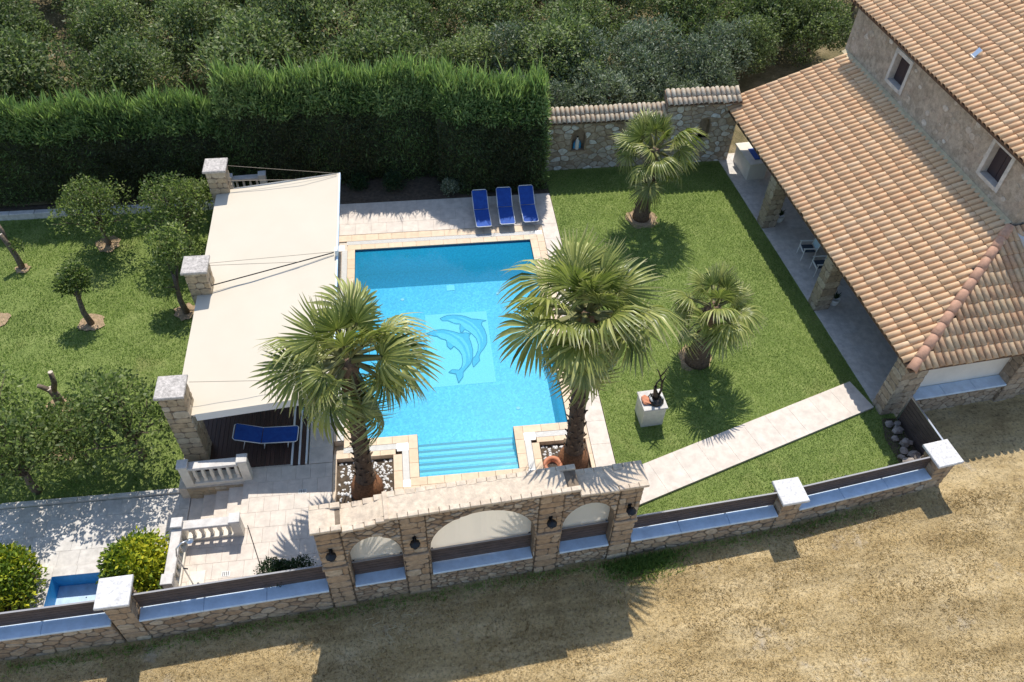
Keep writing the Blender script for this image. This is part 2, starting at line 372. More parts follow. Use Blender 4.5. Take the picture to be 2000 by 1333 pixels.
# ---------------------------------------------------------------- shared pieces
CACHE = {}
def cached(key, fn):
    if key not in CACHE: CACHE[key] = fn()
    return CACHE[key]
def mesh_of(mb, name, mat, smooth=False):
    me = bpy.data.meshes.new(name); me.from_pydata(mb.v, [], mb.f); me.materials.append(MATS[mat])
    if smooth: me.polygons.foreach_set('use_smooth', [True] * len(me.polygons))
    me.update(); return me
def frame_mat(fr, s, off, z):
    """4x4 matrix of a frame2 frame at a point"""
    o = Vector(fr(s, off, z)); a = (Vector(fr(s + 1, off, z)) - o); b = (Vector(fr(s, off + 1, z)) - o)
    return Matrix.Translation(o) @ Matrix((a, b, (0, 0, 1))).transposed().to_4x4()
WORLD = lambda x, y, z: (x, y, z)
def slab(w, d, t, mat, bev=.003):
    return cached(('slab', round(w, 3), round(d, 3), t, mat), lambda: mesh_of(MB().bbox((-w / 2, -d / 2, -t), (w / 2, d / 2, 0), bev), 'paving_slab', mat))
def pave(parent, x0, x1, y0, y1, z, sx, sy, mat='paving', t=.045, gap=.004, stagger=0.0, fr=WORLD, name='paving_slab', skip=None):
    ny = max(1, round((y1 - y0) / sy)); dy = (y1 - y0) / ny
    nx = max(1, round((x1 - x0) / sx)); dx = (x1 - x0) / nx
    for j in range(ny):
        xs = [x0 + i * dx for i in range(nx + 1)]
        if stagger and j % 2 and nx > 1: xs = [x0] + [x0 + (i + stagger) * dx for i in range(nx)] + [x1]
        for a, b_ in zip(xs, xs[1:]):
            if b_ - a < .03: continue
            cx, cy = (a + b_) / 2, y0 + (j + .5) * dy
            if skip and skip(cx, cy): continue
            link(name, slab(b_ - a - gap, dy - gap, t, mat), parent, frame_mat(fr, cx, cy, z + rng.uniform(-.001, .001)))

def clip(poly, px, py, nx, ny):
    out = []; k = len(poly)
    for i in range(k):
        a, b_ = poly[i], poly[(i + 1) % k]
        da = (a[0] - px) * nx + (a[1] - py) * ny; db = (b_[0] - px) * nx + (b_[1] - py) * ny
        if da <= 0: out.append(a)
        if (da < 0 < db) or (db < 0 < da):
            t = da / (da - db); out.append((a[0] + (b_[0] - a[0]) * t, a[1] + (b_[1] - a[1]) * t))
    return out
def voronoi(a0, a1, b0, b1, size, aspect=1.35, seed=0, hole=None):
    r = random.Random(seed); pts = []
    n_target = int((a1 - a0) * (b1 - b0) / (size * size / aspect * 1.0)) + 2
    best = []
    for i in range(n_target):
        cand = None; bd = -1
        for k in range(12):
            q = (r.uniform(a0, a1), r.uniform(b0, b1))
            if hole and hole(*q): continue
            d = min([((q[0] - p[0]) / aspect) ** 2 + (q[1] - p[1]) ** 2 for p in pts] or [9])
            d *= r.uniform(.35, 1)
            if d > bd: bd = d; cand = q
        if cand: pts.append(cand)
    cells = []
    for i, p in enumerate(pts):
        poly = [(a0, b0), (a1, b0), (a1, b1), (a0, b1)]
        nb = sorted((q for j, q in enumerate(pts) if j != i), key=lambda q: ((q[0] - p[0]) / aspect) ** 2 + (q[1] - p[1]) ** 2)[:18]
        for q in nb:
            nx, ny = (q[0] - p[0]) / aspect ** 2, q[1] - p[1]
            poly = clip(poly, (p[0] + q[0]) / 2, (p[1] + q[1]) / 2, nx, ny)
            if len(poly) < 3: break
        if len(poly) >= 3: cells.append((p, poly))
    return cells
def courses(a0, a1, b0, b1, h=.26, w=.4, seed=0):
    r = random.Random(seed); cells = []; z = b0
    while z < b1 - .02:
        hh = min(h * r.uniform(.7, 1.3), b1 - z)
        if b1 - z - hh < .1: hh = b1 - z
        a = a0
        while a < a1 - .02:
            ww = w * r.uniform(.55, 1.6)
            if a1 - a - ww < .14: ww = a1 - a
            j = lambda s=.012: r.uniform(-s, s)
            cells.append(((a + ww / 2, z + hh / 2), [(a, z + j()), (a + ww, z + j()), (a + ww + j(), z + hh + j()), (a + j(), z + hh + j())])); a += ww
        z += hh
    return cells
def area(p): return abs(sum(p[i][0] * p[(i + 1) % len(p)][1] - p[(i + 1) % len(p)][0] * p[i][1] for i in range(len(p)))) / 2
def stones(parent, cells, fr3, mat, joint=.03, depth=.035, name='stone', seed=0, minarea=.004, as_parts=True):
    """cells in a wall's (a,b) plane -> chamfered stones. fr3(a,b,out) -> world"""
    r = random.Random(seed); rest = MB()
    for (p, poly) in cells:
        if area(poly) < minarea: continue
        cx = sum(q[0] for q in poly) / len(poly); cy = sum(q[1] for q in poly) / len(poly)
        # drop near-duplicate corners, soften sharp corners
        q2 = []
        for k, q in enumerate(poly):
            pr_ = poly[k - 1]; nx_ = poly[(k + 1) % len(poly)]
            l1 = math.hypot(q[0] - pr_[0], q[1] - pr_[1]); l2 = math.hypot(q[0] - nx_[0], q[1] - nx_[1])
            if l1 < .02: continue
            c = .22
            q2.append((q[0] + (pr_[0] - q[0]) * c, q[1] + (pr_[1] - q[1]) * c)); q2.append((q[0] + (nx_[0] - q[0]) * c, q[1] + (nx_[1] - q[1]) * c))
        if len(q2) < 4: continue
        rad = math.sqrt(area(poly) / math.pi); d = depth * r.uniform(.6, 1.35)
        def ring(shrink, out):
            res = []
            for q in q2:
                dx, dy = q[0] - cx, q[1] - cy; l = math.hypot(dx, dy) or 1e-6
                k = max(.25, (l - shrink) / l); res.append(fr3(cx + dx * k, cy + dy * k, out))
            return res
        R = ring(joint / 2, -.02) + ring(joint / 2, d * .6) + ring(joint / 2 + min(.03, rad * .22), d)
        k = len(q2)
        fs = [(i, (i + 1) % k, k + (i + 1) % k, k + i) for i in range(k)] + [(k + i, k + (i + 1) % k, 2 * k + (i + 1) % k, 2 * k + i) for i in range(k)] + [tuple(range(2 * k, 3 * k))]
        if as_parts: MB().add(R, fs).build(name, mat, parent)
        else: rest.add(R, fs, r.random())
    if not as_parts and rest.v: rest.build(name, mat, parent, kind='stuff')

# ---------------------------------------------------------------- ground, lawns
def sheet(name, xs, ys, zf, mat, keep=None, amp=0.0):
    xs, ys = np.array(xs, float), np.array(ys, float); X, Y = np.meshgrid(xs, ys)
    Z = np.vectorize(zf)(X, Y) + amp * (np.sin(X * 1.7 + Y * .9) * np.sin(Y * 2.3 - X * .6) + .6 * np.sin(X * 4.1) * np.sin(Y * 3.7 + 1))
    V = np.stack([X, Y, Z], -1).reshape(-1, 3); w = len(xs); F_ = []
    for j in range(len(ys) - 1):
        for i in range(w - 1):
            cx, cy = (xs[i] + xs[i + 1]) / 2, (ys[j] + ys[j + 1]) / 2
            if keep and not keep(cx, cy): continue
            F_.append((j * w + i, j * w + i + 1, (j + 1) * w + i + 1, (j + 1) * w + i))
    o = link(name, fast_mesh(name, V, np.array(F_), [MATS[mat]], smooth=True)); return struct(o)
far = [-400, -200, -100, -60, -40]
fz = lambda x, y: -.6 + .02 * max(-25, min(28, x))
sheet('ground', far + list(np.arange(-28, 16, .5)) + [16.0] + list(np.arange(16.5, 32, .5)) + [45, 70, 120, 250, 400], far + [-20, -8, 0] + list(np.arange(3, 13, .4)) + [13.0, 14, 15.5, 17, 20, 24, 29.6], fz, 'dry_field', keep=lambda x, y: (y < 13 or x > 16) and not (x < -7.7 and y > 10.6), amp=.018)
sheet('orchard_ground', far + list(np.arange(-32, 36, 1.0)) + [40, 60, 100, 200, 400], [29.6] + list(np.arange(30.5, 62, 1.0)) + [70, 90, 150, 400], lambda x, y: -.3, 'orchard_ground', amp=.04)
sheet('garden_lawn', far + list(np.arange(-30, -8.2, .6)) + [-7.95], [13.0] + list(np.arange(13.6, 29.2, .6)) + [29.6], lambda x, y: -.62, 'lawn', amp=.02)

def poly_sheet(name, pts, z, mat, parent=None, thick=0.0):
    mb = MB(); k = len(pts); top = [(p[0], p[1], z) for p in pts]
    if thick:
        mb.add(top + [(p[0], p[1], z - thick) for p in pts], [tuple(range(k))] + [(i, k + i, k + (i + 1) % k, (i + 1) % k) for i in range(k)])
    else: mb.add(top, [tuple(range(k))])
    return mb.build(name, mat, parent)
LAWN = [(5.72, 11.3), (10.2, 11.78), (15.75, 12.6), (15.62, 15.0), (14.3, 30.0), (5.72, 30.0)]
struct(poly_sheet('lawn', LAWN, -.03, 'lawn', thick=.6))

# ---------------------------------------------------------------- terrace blocks
PX0, PX1, PY0, PY1 = -2.63, 4.44, 15.92, 25.2
SX0, SX1, SY0 = -.56, 2.60, 14.27
tb = MB()
tb.box((-7.95, 14.62, -.95), (-3.26, 28.62, -.05)); tb.box((-7.7, 10.9, -.95), (-3.26, 13.0, -.05)); tb.box((-6.0, 13.0, -.95), (-3.26, 14.62, -.05))
tb.box((-3.26, 25.21, -.95), (5.7, 28.15, -.05)); tb.box((PX1 + .01, 13.0, -.95), (5.7, 25.205, -.30)); tb.box((-3.26, 13.0, -.95), (SX0 - .01, PY0 - .01, -.30)); tb.box((SX1 + .01, 13.0, -.95), (PX1 + .01, PY0 - .01, -.30))
tb.box((SX0 - .01, 13.0, -.95), (SX1 + .01, SY0 - .01, -.30)); tb.box((-3.26, PY0 - .01, -.95), (PX0 - .01, 25.2, -.05))
struct(tb.build('terrace_base', 'joint'))
ter = struct(MB().box((-3.25, 27.9, -.3), (5.69, 28.14, -.06)).build('pool_deck', 'joint'))
# north deck, east strip, south strip
pave(ter, -3.9, 5.69, 26.12, 28.15, 0, .62, .68, stagger=.5)
pave(ter, 5.04, 5.69, 14.0, 26.12, 0, .65, .9, t=.24)
pave(ter, 4.9, 5.69, 13.0, 14.0, 0, .8, .5, t=.24)
# lowered floor behind the arcade wall
fb = struct(MB().box((-3.3, 11.2, -.9), (5.7, 12.98, -.46)).build('arcade_floor', 'plaster'))
MB().box((-3.2, 12.93, -.46), (4.88, 12.985, -.02)).build('step_face', 'plaster', fb)
# terrace by the stairs, wooden deck under the canopy
tt = struct(MB().box((-5.99, 13.1, -.3), (-3.3, 15.0, -.06)).build('terrace', 'joint'))
pave(tt, -5.98, -3.27, 13.0, 15.1, 0, .45, .52, stagger=.5)
pave(tt, -7.7, -3.27, 10.95, 13.0, 0, .45, .51, stagger=.5)
wd = struct(MB().box((-7.9, 15.12, -.2), (-3.9, 28.6, -.055)).build('wooden_deck', 'slot_dark'))
xs_ = -7.9
while xs_ < -4.62:
    link('deck_board', slab(.132, 13.3, .03, 'deck_board'), wd, Matrix.Translation((xs_ + .07, 21.85, -.02))); xs_ += .14
tr_ = struct(MB().box((-4.6, 15.12, -.2), (-3.26, 26.1, -.05)).build('deck_border', 'joint'))
pave(tr_, -4.02, -3.27, 15.12, 26.1, 0, .75, .62)
for xx in (-4.55, -4.32, -4.1): MB().box((xx - .03, 15.13, -.049), (xx + .03, 26.0, .012)).build('track_rail', 'white_paint', tr_)
for xx in (-4.435, -4.21): MB().box((xx - .075, 15.13, -.049), (xx + .075, 26.0, -.012)).build('track_strip', 'deck_board', tr_)

# ---------------------------------------------------------------- swimming pool
pool = thing('swimming_pool', ((PX0 + PX1) / 2, PY0, -1.4), 'blue mosaic swimming pool with dolphins on its floor, between the palms', 'pool')
FL = -1.42; WL = -.10
w_ = .004; sh = MB()
sh.add([(PX0, PY0, FL), (PX1, PY0, FL), (PX1, PY1, FL), (PX0, PY1, FL)], [(0, 1, 2, 3)])
def wallq(mb, a, c, z0, z1): mb.add([(a[0], a[1], z0), (c[0], c[1], z0), (c[0], c[1], z1), (a[0], a[1], z1)], [(0, 1, 2, 3)])
for a, c in (((PX0, PY1), (PX1, PY1)), ((PX0, PY0), (PX0, PY1)), ((PX1, PY0), (PX1, PY1)), ((PX0, PY0), (SX0, PY0)), ((SX1, PY0), (PX1, PY0)), ((SX0, SY0), (SX0, PY0)), ((SX1, SY0), (SX1, PY0)), ((SX0, SY0), (SX1, SY0))):
    wallq(sh, a, c, FL, -.05)
sh.build('basin', 'pool_mosaic', pool)
wlm = MB(); e = .006
for a, c in (((PX0, PY1 - e), (PX1, PY1 - e)), ((PX0 + e, PY0), (PX0 + e, PY1)), ((PX1 - e, PY0), (PX1 - e, PY1)), ((PX0, PY0 + e), (SX0, PY0 + e)), ((SX1, PY0 + e), (PX1, PY0 + e)), ((SX0 + e, SY0), (SX0 + e, PY0)), ((SX1 - e, SY0), (SX1 - e, PY0)), ((SX0, SY0 + e), (SX1, SY0 + e))):
    wallq(wlm, a, c, -.16, -.045)
wlm.build('waterline_band', 'waterline', pool)
for i in range(5):
    y1 = SY0 + .33 * (i + 1); z = -.15 - .12 * i
    stp = MB().box((SX0 + .003, SY0 + .33 * i, FL), (SX1 - .003, y1, z)).build('step', 'pool_mosaic', pool)
    MB().box((SX0 + .003, y1 - .085, z + .003), (SX1 - .003, y1 + .008, z + .009)).build('step_nosing', 'nosing_dark', stp); MB().box((SX0 + .003, y1 - .19, z + .003), (SX1 - .003, y1 - .086, z + .006)).build('step_edge', 'mosaic_panel', stp)

wt = MB(); wt.add([(PX0, PY0, WL), (SX0, PY0, WL), (SX0, SY0, WL), (SX1, SY0, WL), (SX1, PY0, WL), (PX1, PY0, WL), (PX1, PY1, WL), (PX0, PY1, WL)], [tuple(range(8))])
wt.build('water', 'pool_water', pool)
# mosaic panel and dolphins, laid on the basin floor
ZP = FL + .005
pan = [un(*q, ZP)[:2] for q in ((830, 616), (948, 608), (969, 746), (841, 758))]
panel = poly_sheet('mosaic_panel', [(pan[0][0], pan[3][1]), (pan[2][0], pan[2][1]), (pan[2][0], pan[1][1]), (pan[0][0], pan[0][1])], ZP, 'mosaic_panel', pool)
def zpt(q, z): return un(810 + q[0] / 7.405, 590 + q[1] / 7.405, z)
DA = [(365, 240), (420, 215), (470, 195), (560, 188), (660, 195), (740, 212), (820, 245), (900, 250), (1035, 270), (975, 290), (965, 330), (1010, 400), (1040, 490), (1045, 590), (1005, 670), (950, 740), (930, 790), (940, 850), (850, 945), (832, 880), (840, 820), (880, 780), (915, 700), (920, 620), (890, 530), (830, 465), (770, 420), (720, 400), (690, 440), (660, 440), (650, 380), (660, 320), (600, 320), (540, 300), (480, 275), (400, 275)]
DB = [(170, 455), (220, 435), (285, 410), (400, 400), (470, 408), (560, 430), (650, 455), (740, 445), (810, 460), (785, 490), (790, 530), (820, 610), (840, 700), (840, 800), (810, 890), (740, 970), (700, 1020), (700, 1080), (635, 1170), (610, 1090), (595, 1040), (490, 1020), (540, 980), (640, 985), (680, 940), (695, 860), (680, 760), (640, 700), (570, 640), (520, 685), (470, 640), (460, 560), (440, 545), (380, 530), (320, 495), (240, 485)]
BA = [[(480, 255), (560, 240), (680, 280), (800, 340), (890, 430), (940, 540), (950, 660), (930, 720), (915, 700), (920, 620), (890, 530), (830, 465), (770, 420), (650, 310), (560, 300)], [(600, 215), (700, 235), (830, 300), (930, 400), (990, 520), (985, 600), (965, 520), (900, 410), (800, 310), (700, 255)]]
BB = [[(300, 460), (400, 450), (500, 480), (600, 540), (690, 640), (740, 760), (740, 880), (700, 960), (680, 940), (695, 860), (680, 760), (640, 700), (570, 640), (450, 545), (380, 525)], [(430, 425), (560, 455), (690, 520), (770, 630), (800, 760), (790, 860), (770, 760), (730, 640), (650, 540), (540, 470)]]
for k, (outl, belly) in enumerate(((DA, BA), (DB, BB))):
    zz = ZP + .004 + .010 * k
    o = poly_sheet('dolphin', [zpt(q, zz)[:2] for q in outl[::-1]], zz, 'dolphin_body', panel)
    o['label'] = ['upper blue dolphin of the floor mosaic', 'lower blue dolphin of the floor mosaic'][k]
    for bl in belly: poly_sheet('dolphin_stripe', [zpt(q, zz + .003)[:2] for q in bl[::-1]], zz + .003, 'dolphin_light', panel)
    ln = MB(); P = [zpt(q, zz + .003) for q in outl]
    for i in range(len(P)):
        a, c = P[i], P[(i + 1) % len(P)]; d = (c - a)[:2]; L = np.hypot(*d); nn = np.array([-d[1], d[0]]) / (L + 1e-9) * .016
        ln.add([(a[0] - nn[0], a[1] - nn[1], zz + .006), (c[0] - nn[0], c[1] - nn[1], zz + .006), (c[0] + nn[0], c[1] + nn[1], zz + .006), (a[0] + nn[0], a[1] + nn[1], zz + .006)], [(0, 1, 2, 3)])
    ln.build('dolphin_outline', 'dolphin_line', panel)
for q in ((880, 563),):
    c = un(*q, FL + .004); MB().box((c[0] - .16, c[1] - .16, FL), (c[0] + .16, c[1] + .16, FL + .02)).build('floor_drain', 'mosaic_panel', pool)
for q in ((786, 586), (972, 574), (1012, 798), (790, 489), (697, 525)):
    if q == (697, 525): c = np.array([PX0 + .04, 23.6, -.55])
    elif q == (790, 489): c = np.array([-.6, PY1 - .04, -.5])
    else: c = un(*q, FL + .004)
    MB().lathe([(.08, 0), (.07, .02), (.0, .025)], 10, c).build('inlet', 'white_paint', pool)
# coping stones, overflow channel, outer border
def grate(parent, x0, x1, y0, y1):
    lx = x1 - x0 > y1 - y0; mb = MB(); MB().box((x0, y0, -.24), (x1, y1, -.035)).build('channel_bed', 'slot_dark', parent)
    if lx:
        k = int((x1 - x0) / .036)
        for i in range(k): mb.box((x0 + (x1 - x0) * i / k, y0 + .006, -.03), (x0 + (x1 - x0) * (i + .68) / k, y1 - .006, -.004))
    else:
        k = int((y1 - y0) / .036)
        for i in range(k): mb.box((x0 + .006, y0 + (y1 - y0) * i / k, -.03), (x1 - .006, y0 + (y1 - y0) * (i + .68) / k, -.004))
    mb.build('overflow_grate', 'grout_white', parent, kind='stuff')
CW = .30; GW = .22
cp = lambda *a, **k: pave(pool, *a, 0, *k.pop('s', (.55, .55)), mat='coping', t=k.pop('t', .045), gap=.008, name='coping_stone')
cp(PX0 - CW, PX1 + CW, PY1, PY1 + CW); cp(PX0 - CW, PX0, PY0, PY1, t=.045); cp(PX1, PX1 + CW, PY0, PY1, t=.24)
cp(PX0 - CW, SX0 - CW, PY0 - CW, PY0, t=.24); cp(SX1 + CW, PX1 + CW, PY0 - CW, PY0, t=.24)
cp(SX0 - CW, SX0, SY0, PY0, t=.24); cp(SX1, SX1 + CW, SY0, PY0, t=.24); cp(SX0 - CW, SX1 + CW, SY0 - CW, SY0, t=.24)
grate(pool, PX0 - CW - GW + .2, PX1 + CW, PY1 + CW, PY1 + CW + GW)
grate(pool, PX0 - CW - GW, PX0 - CW, PY0, PY1); 
grate(pool, SX0 - CW - GW, SX0 - CW, SY0 - CW + .22, PY0 - CW - .3); grate(pool, SX1 + CW, SX1 + CW + GW, SY0 - CW + .22, PY0 - CW - .3)
grate(pool, PX0 - CW, SX0 - CW - GW - .15, PY0 - CW - GW, PY0 - CW); grate(pool, SX1 + CW + GW + .15, PX1 + CW, PY0 - CW - GW, PY0 - CW)
for (x, y, w, d) in ((PX0 - CW - GW - .1, PY1 + .12, .42, .34), (SX0 - CW - .19, PY0 - CW - .155, .38, .31), (SX1 + CW + .19, PY0 - CW - .155, .38, .31), (SX0 - CW - .1, SY0 - CW + .1, .24, .26), (SX1 + CW + .1, SY0 - CW + .1, .24, .26), (PX1 + CW + .12, PY1 + CW + .1, .26, .24)):
    MB().bbox((x - w / 2, y - d / 2, -.04), (x + w / 2, y + d / 2, .006), .006).build('corner_cover', 'white_paint', pool)
# peach border outside the channel
cp(PX0 - CW - GW - .15, PX1 + CW, PY1 + CW + GW, PY1 + CW + GW + .38); cp(PX1 + CW, 5.03, 15.3, PY1 + CW + .6, t=.24)
cp(PX0 - .62, -1.28, 15.2, PY0 - CW - GW, t=.24); cp(3.3, 5.03, 15.2, PY0 - CW - GW, t=.24)
cp(-1.36, SX0 - CW - GW, 13.3, 15.2, t=.24, s=(.5, .6)); cp(SX1 + CW + GW, 3.37, 13.3, 15.2, t=.24, s=(.3, .6)); cp(SX0 - CW - GW, SX1 + CW + GW, 13.0, SY0 - CW, t=.24)
cp(-3.26, -1.36, 13.0, 13.55, t=.24); cp(3.37, 4.9, 13.0, 13.55, t=.24); cp(4.9, 5.03, 14.0, 15.2, t=.24); cp(-3.26, -3.14, 13.55, 15.2, t=.24)
cp(-3.26, PX0 - CW - GW, 15.9, 25.4, s=(.2, .7))

# planter beds: white pebbles on dark soil
def pebbles(name, x0, x1, y0, y1, z, num, label, smin=.03, smax=.075, mat='pebble'):
    r = np.random.default_rng(len(name) + num); P = r.uniform((x0, y0), (x1, y1), (num, 2)); V = []; F_ = []; A = []
    base = np.array([(1, 0, 0), (-.5, .87, 0), (-.5, -.87, 0), (.25, .43, .6), (-.5, 0, .6), (.25, -.43, .6)])
    for k, (x, y) in enumerate(P):
        s = r.uniform(smin, smax); a = r.uniform(0, 6.28); c, sn = math.cos(a), math.sin(a); B = base * r.uniform(.7, 1.2, (6, 3)) * s
        B = np.stack([B[:, 0] * c - B[:, 1] * sn, B[:, 0] * sn + B[:, 1] * c, B[:, 2]], 1) + (x, y, z); o = len(V) * 1
        o = 6 * k; V.append(B); F_ += [(o, o + 1, o + 3), (o + 1, o + 4, o + 3), (o + 1, o + 2, o + 4), (o + 2, o + 5, o + 4), (o + 2, o, o + 5), (o, o + 3, o + 5), (o + 3, o + 4, o + 5)]
    o = link(name, fast_mesh(name, np.concatenate(V), np.array(F_), [MATS[mat]])); return tag(o, label, 'pebbles', kind='stuff')
for (x0, x1, y0, y1, lab) in ((-3.14, -1.36, 13.55, 15.2, 'white pebbles in the bed round the left pool palm'), (3.37, 4.9, 13.55, 15.2, 'white pebbles in the bed round the right pool palm')):
    struct(MB().box((x0, y0, -.29), (x1, y1, -.20)).build('planting_bed', 'dark_soil'))
    pebbles('white_pebbles', x0 + .05, x1 - .05, y0 + .05, y1 - .05, -.20, 260, lab)

# ---------------------------------------------------------------- masonry walls
def hole_top(op, s):
    s0, s1, zs, zp, zt = op; c = (s0 + s1) / 2; h = (s1 - s0) / 2; u = max(-1, min(1, (s - c) / h))
    return zp + (zt - zp) * math.sqrt(max(0, 1 - u * u))
def wall_core(fr, s0, s1, zb, ztop, off0, off1, openings, mat='mortar', parent=None, name='wall_core', breaks=()):
    """solid wall with arched openings (s0,s1,z_sill,z_spring,z_top); ztop/zb are functions of s"""
    mb = MB(); cuts = sorted([s0, s1] + [o[0] for o in openings] + [o[1] for o in openings])
    def column(a, c, za0, za1, zc0, zc1):
        vs = [fr(a, off0, za0), fr(c, off0, zc0), fr(c, off1, zc0), fr(a, off1, za0), fr(a, off0, za1), fr(c, off0, zc1), fr(c, off1, zc1), fr(a, off1, za1)]
        mb.add(vs, [(0, 3, 2, 1), (4, 5, 6, 7), (0, 1, 5, 4), (1, 2, 6, 5), (2, 3, 7, 6), (3, 0, 4, 7)])
    for a, c in zip(cuts, cuts[1:]):
        if c - a < 1e-4: continue
        op = next((o for o in openings if o[0] <= (a + c) / 2 <= o[1]), None)
        k = 16 if op else max(1, int((c - a) / .6)); xs = [a + (c - a) * i / k for i in range(k + 1)]
        if op: xs = [(op[0] + op[1]) / 2 - (op[1] - op[0]) / 2 * math.cos(math.pi * i / k) for i in range(k + 1)]
        xs = sorted(xs + [q for q_ in breaks for q in (q_ - .001, q_ + .001) if a < q_ < c])
        for p, q in zip(xs, xs[1:]):
            if op:
                if op[2] > zb(p) + .02: column(p, q, zb(p), op[2], zb(q), op[2])
                column(p, q, hole_top(op, p), ztop(p), hole_top(op, q), ztop(q))
            else: column(p, q, zb(p), ztop(p), zb(q), ztop(q))
    return mb.build(name, mat, parent)
def rubble_cells(s0, s1, zb, zt, size, openings=(), seed=0, ztop=None, aspect=1.4):
    hole = lambda a, b_: any(o[0] - .02 < a < o[1] + .02 and o[2] - .02 < b_ < hole_top(o, a) + .02 for o in openings) or (ztop is not None and b_ > ztop(a) - .06)
    cells = voronoi(s0, s1, zb, zt, size, aspect, seed, hole); out = []
    for p, poly in cells:
        for o in openings:
            if not any(o[0] < q[0] < o[1] and o[2] < q[1] < hole_top(o, q[0]) for q in poly) and not (o[0] < p[0] < o[1]): continue
            c = (o[0] + o[1]) / 2; h = (o[1] - o[0]) / 2
            if p[1] < o[2]: poly = clip(poly, 0, o[2], 0, 1)
            elif p[0] < o[0] and p[1] < o[3] + .1: poly = clip(poly, o[0] - .01, 0, 1, 0)
            elif p[0] > o[1] and p[1] < o[3] + .1: poly = clip(poly, o[1] + .01, 0, -1, 0)
            else:
                v = o[4] - o[3]; th = math.atan2((p[1] - o[3]) / v, (p[0] - c) / h); ex, ey = c + h * math.cos(th), o[3] + v * math.sin(th)
                nx, ny = math.cos(th) / h, math.sin(th) / v; l = math.hypot(nx, ny); poly = clip(poly, ex + nx / l * .01, ey + ny / l * .01, -nx, -ny)
            if len(poly) < 3: break
        if len(poly) < 3: continue
        if ztop is not None:
            a = p[0]; g = (ztop(a + .05) - ztop(a - .05)) / .1; poly = clip(poly, a, ztop(a) - .005, -g, 1)
        if len(poly) >= 3: out.append((p, poly))
    return out
def face(fr, off): return lambda a, b_, out: fr(a, off - out, b_)
def slat_screen(parent, fr, s0, s1, off, z0, z1, k=5, mat='slat_wood', th=.03):
    h = (z1 - z0) / k
    for i in range(k):
        me = cached(('slat', round(s1 - s0, 2), round(h, 3), mat), lambda: mesh_of(MB().box((-(s1 - s0) / 2, -th / 2, 0), ((s1 - s0) / 2, th / 2, h - .016)), 'slat', mat))
        link('slat', me, parent, frame_mat(fr, (s0 + s1) / 2, off, z0 + i * h))
    mb = MB(); n_ = max(2, int((s1 - s0) / 1.5) + 1)
    for i in range(n_):
        s = s0 + .04 + (s1 - s0 - .08) * i / (n_ - 1); mb.box((s - .025, off + .02, z0 - .03), (s + .025, off + .06, z1 + .01), fr)
    mb.build('slat_post', 'dark_metal', parent)
    MB().box((s0, off - .022, z1 - .004), (s1, off + .024, z1 + .012), fr).build('top_rail', 'rail_grey', parent)

# arcade wall between the pool and the field
AF, AL = frame2((-3.175, 10.574), (5.442, 11.167))
gz = lambda s: field_z(AF(s, 0, 0)[0]) - .08
OPS = [(.70, 2.10, .42, 1.80, 2.86), (2.86, 5.72, .42, 1.80, 3.28), (6.52, 7.98, .42, 1.80, 2.84)]
def az_top(s):
    if s < .68: return 3.62
    if s < 1.86: t = (s - .68) / 1.18; return 3.50 + .26 * t * t
    if s < 6.84: return 3.76
    if s < 7.94: t = (7.94 - s) / 1.1; return 3.42 + .05 * t
    return 3.46
aw = thing('arcade_wall', AF(AL / 2, .3, field_z(1) - .05), 'tall rubble stone wall with three arched openings beside the dry field', 'wall')
wall_core(AF, 0, AL, gz, lambda s: az_top(s) - .02, .06, .62, OPS, 'mortar', aw, breaks=(.68, 1.86, 6.84, 7.94))
PIL = [(0, .62), (2.14, 2.78), (5.80, 6.45), (8.02, 8.637)]
pc = MB()
for a, c in PIL: pc.box((a + .02, .012, -.95), (c - .02, .10, az_top((a + c) / 2) - .02), AF)
pc.build('pilaster_core', 'mortar', aw)
for i, (a, c) in enumerate(PIL):
    zt = az_top((a + c) / 2) - .02
    stones(aw, courses(a, c, gz(a), 1.62, .3, .42, 20 + i), face(AF, -.0), 'quoin', .02, .03, seed=i)
    stones(aw, courses(a, c, 1.75, zt, .24, .34, 40 + i), face(AF, .015), 'quoin', .02, .03, seed=i + 9)
    MB().bbox((a - .03, -.06, 1.62), (c + .03, .2, 1.74), .015, AF).build('band_stone', 'quoin', aw)
for k, (a, c) in enumerate(((.62, 2.14), (2.78, 5.80), (6.45, 8.02))):
    stones(aw, rubble_cells(a, c, gz(a), 3.74, .34, OPS, 60 + k, lambda s: az_top(s) - .03), face(AF, .06), 'rubble', .045, .036, seed=70 + k)
# exposed ends of the wall
for s_end, sg in ((0, -1), (AL, 1)):
    stones(aw, courses(.03, .60, -.75, az_top(s_end) - .03, .26, .32, 90 + sg), (lambda se, g: lambda a, b_, o: AF(se + g * o, a, b_))(s_end, sg), 'quoin', .02, .025, seed=5)
for o in OPS:
    MB().bbox((o[0] + .003, -.045, .425), (o[1] - .003, .36, .5), .012, AF).build('sill', 'sill_stone', aw)
    slat_screen(aw, AF, o[0] + .01, o[1] - .01, .29, .54, 1.25)
    cv = MB(); k = 20; xs = [o[0] + .005 + (o[1] - o[0] - .01) * i / k for i in range(k + 1)]
    wv = lambda s, z: .37 + .012 * math.sin(s * 9) * (z - .5)
    for p, q in zip(xs, xs[1:]):
        rows_ = 5
        for j in range(rows_):
            zz = [.505 + (min(hole_top(o, q_) + .02, 9) - .505) * jj / rows_ for q_ in (p, q) for jj in (j, j + 1)]
            cv.add([AF(p, wv(p, zz[0]), zz[0]), AF(q, wv(q, zz[2]), zz[2]), AF(q, wv(q, zz[3]), zz[3]), AF(p, wv(p, zz[1]), zz[1])], [(0, 1, 2, 3)])
    cv.build('canvas_panel', 'sail_cloth', aw, smooth=True)
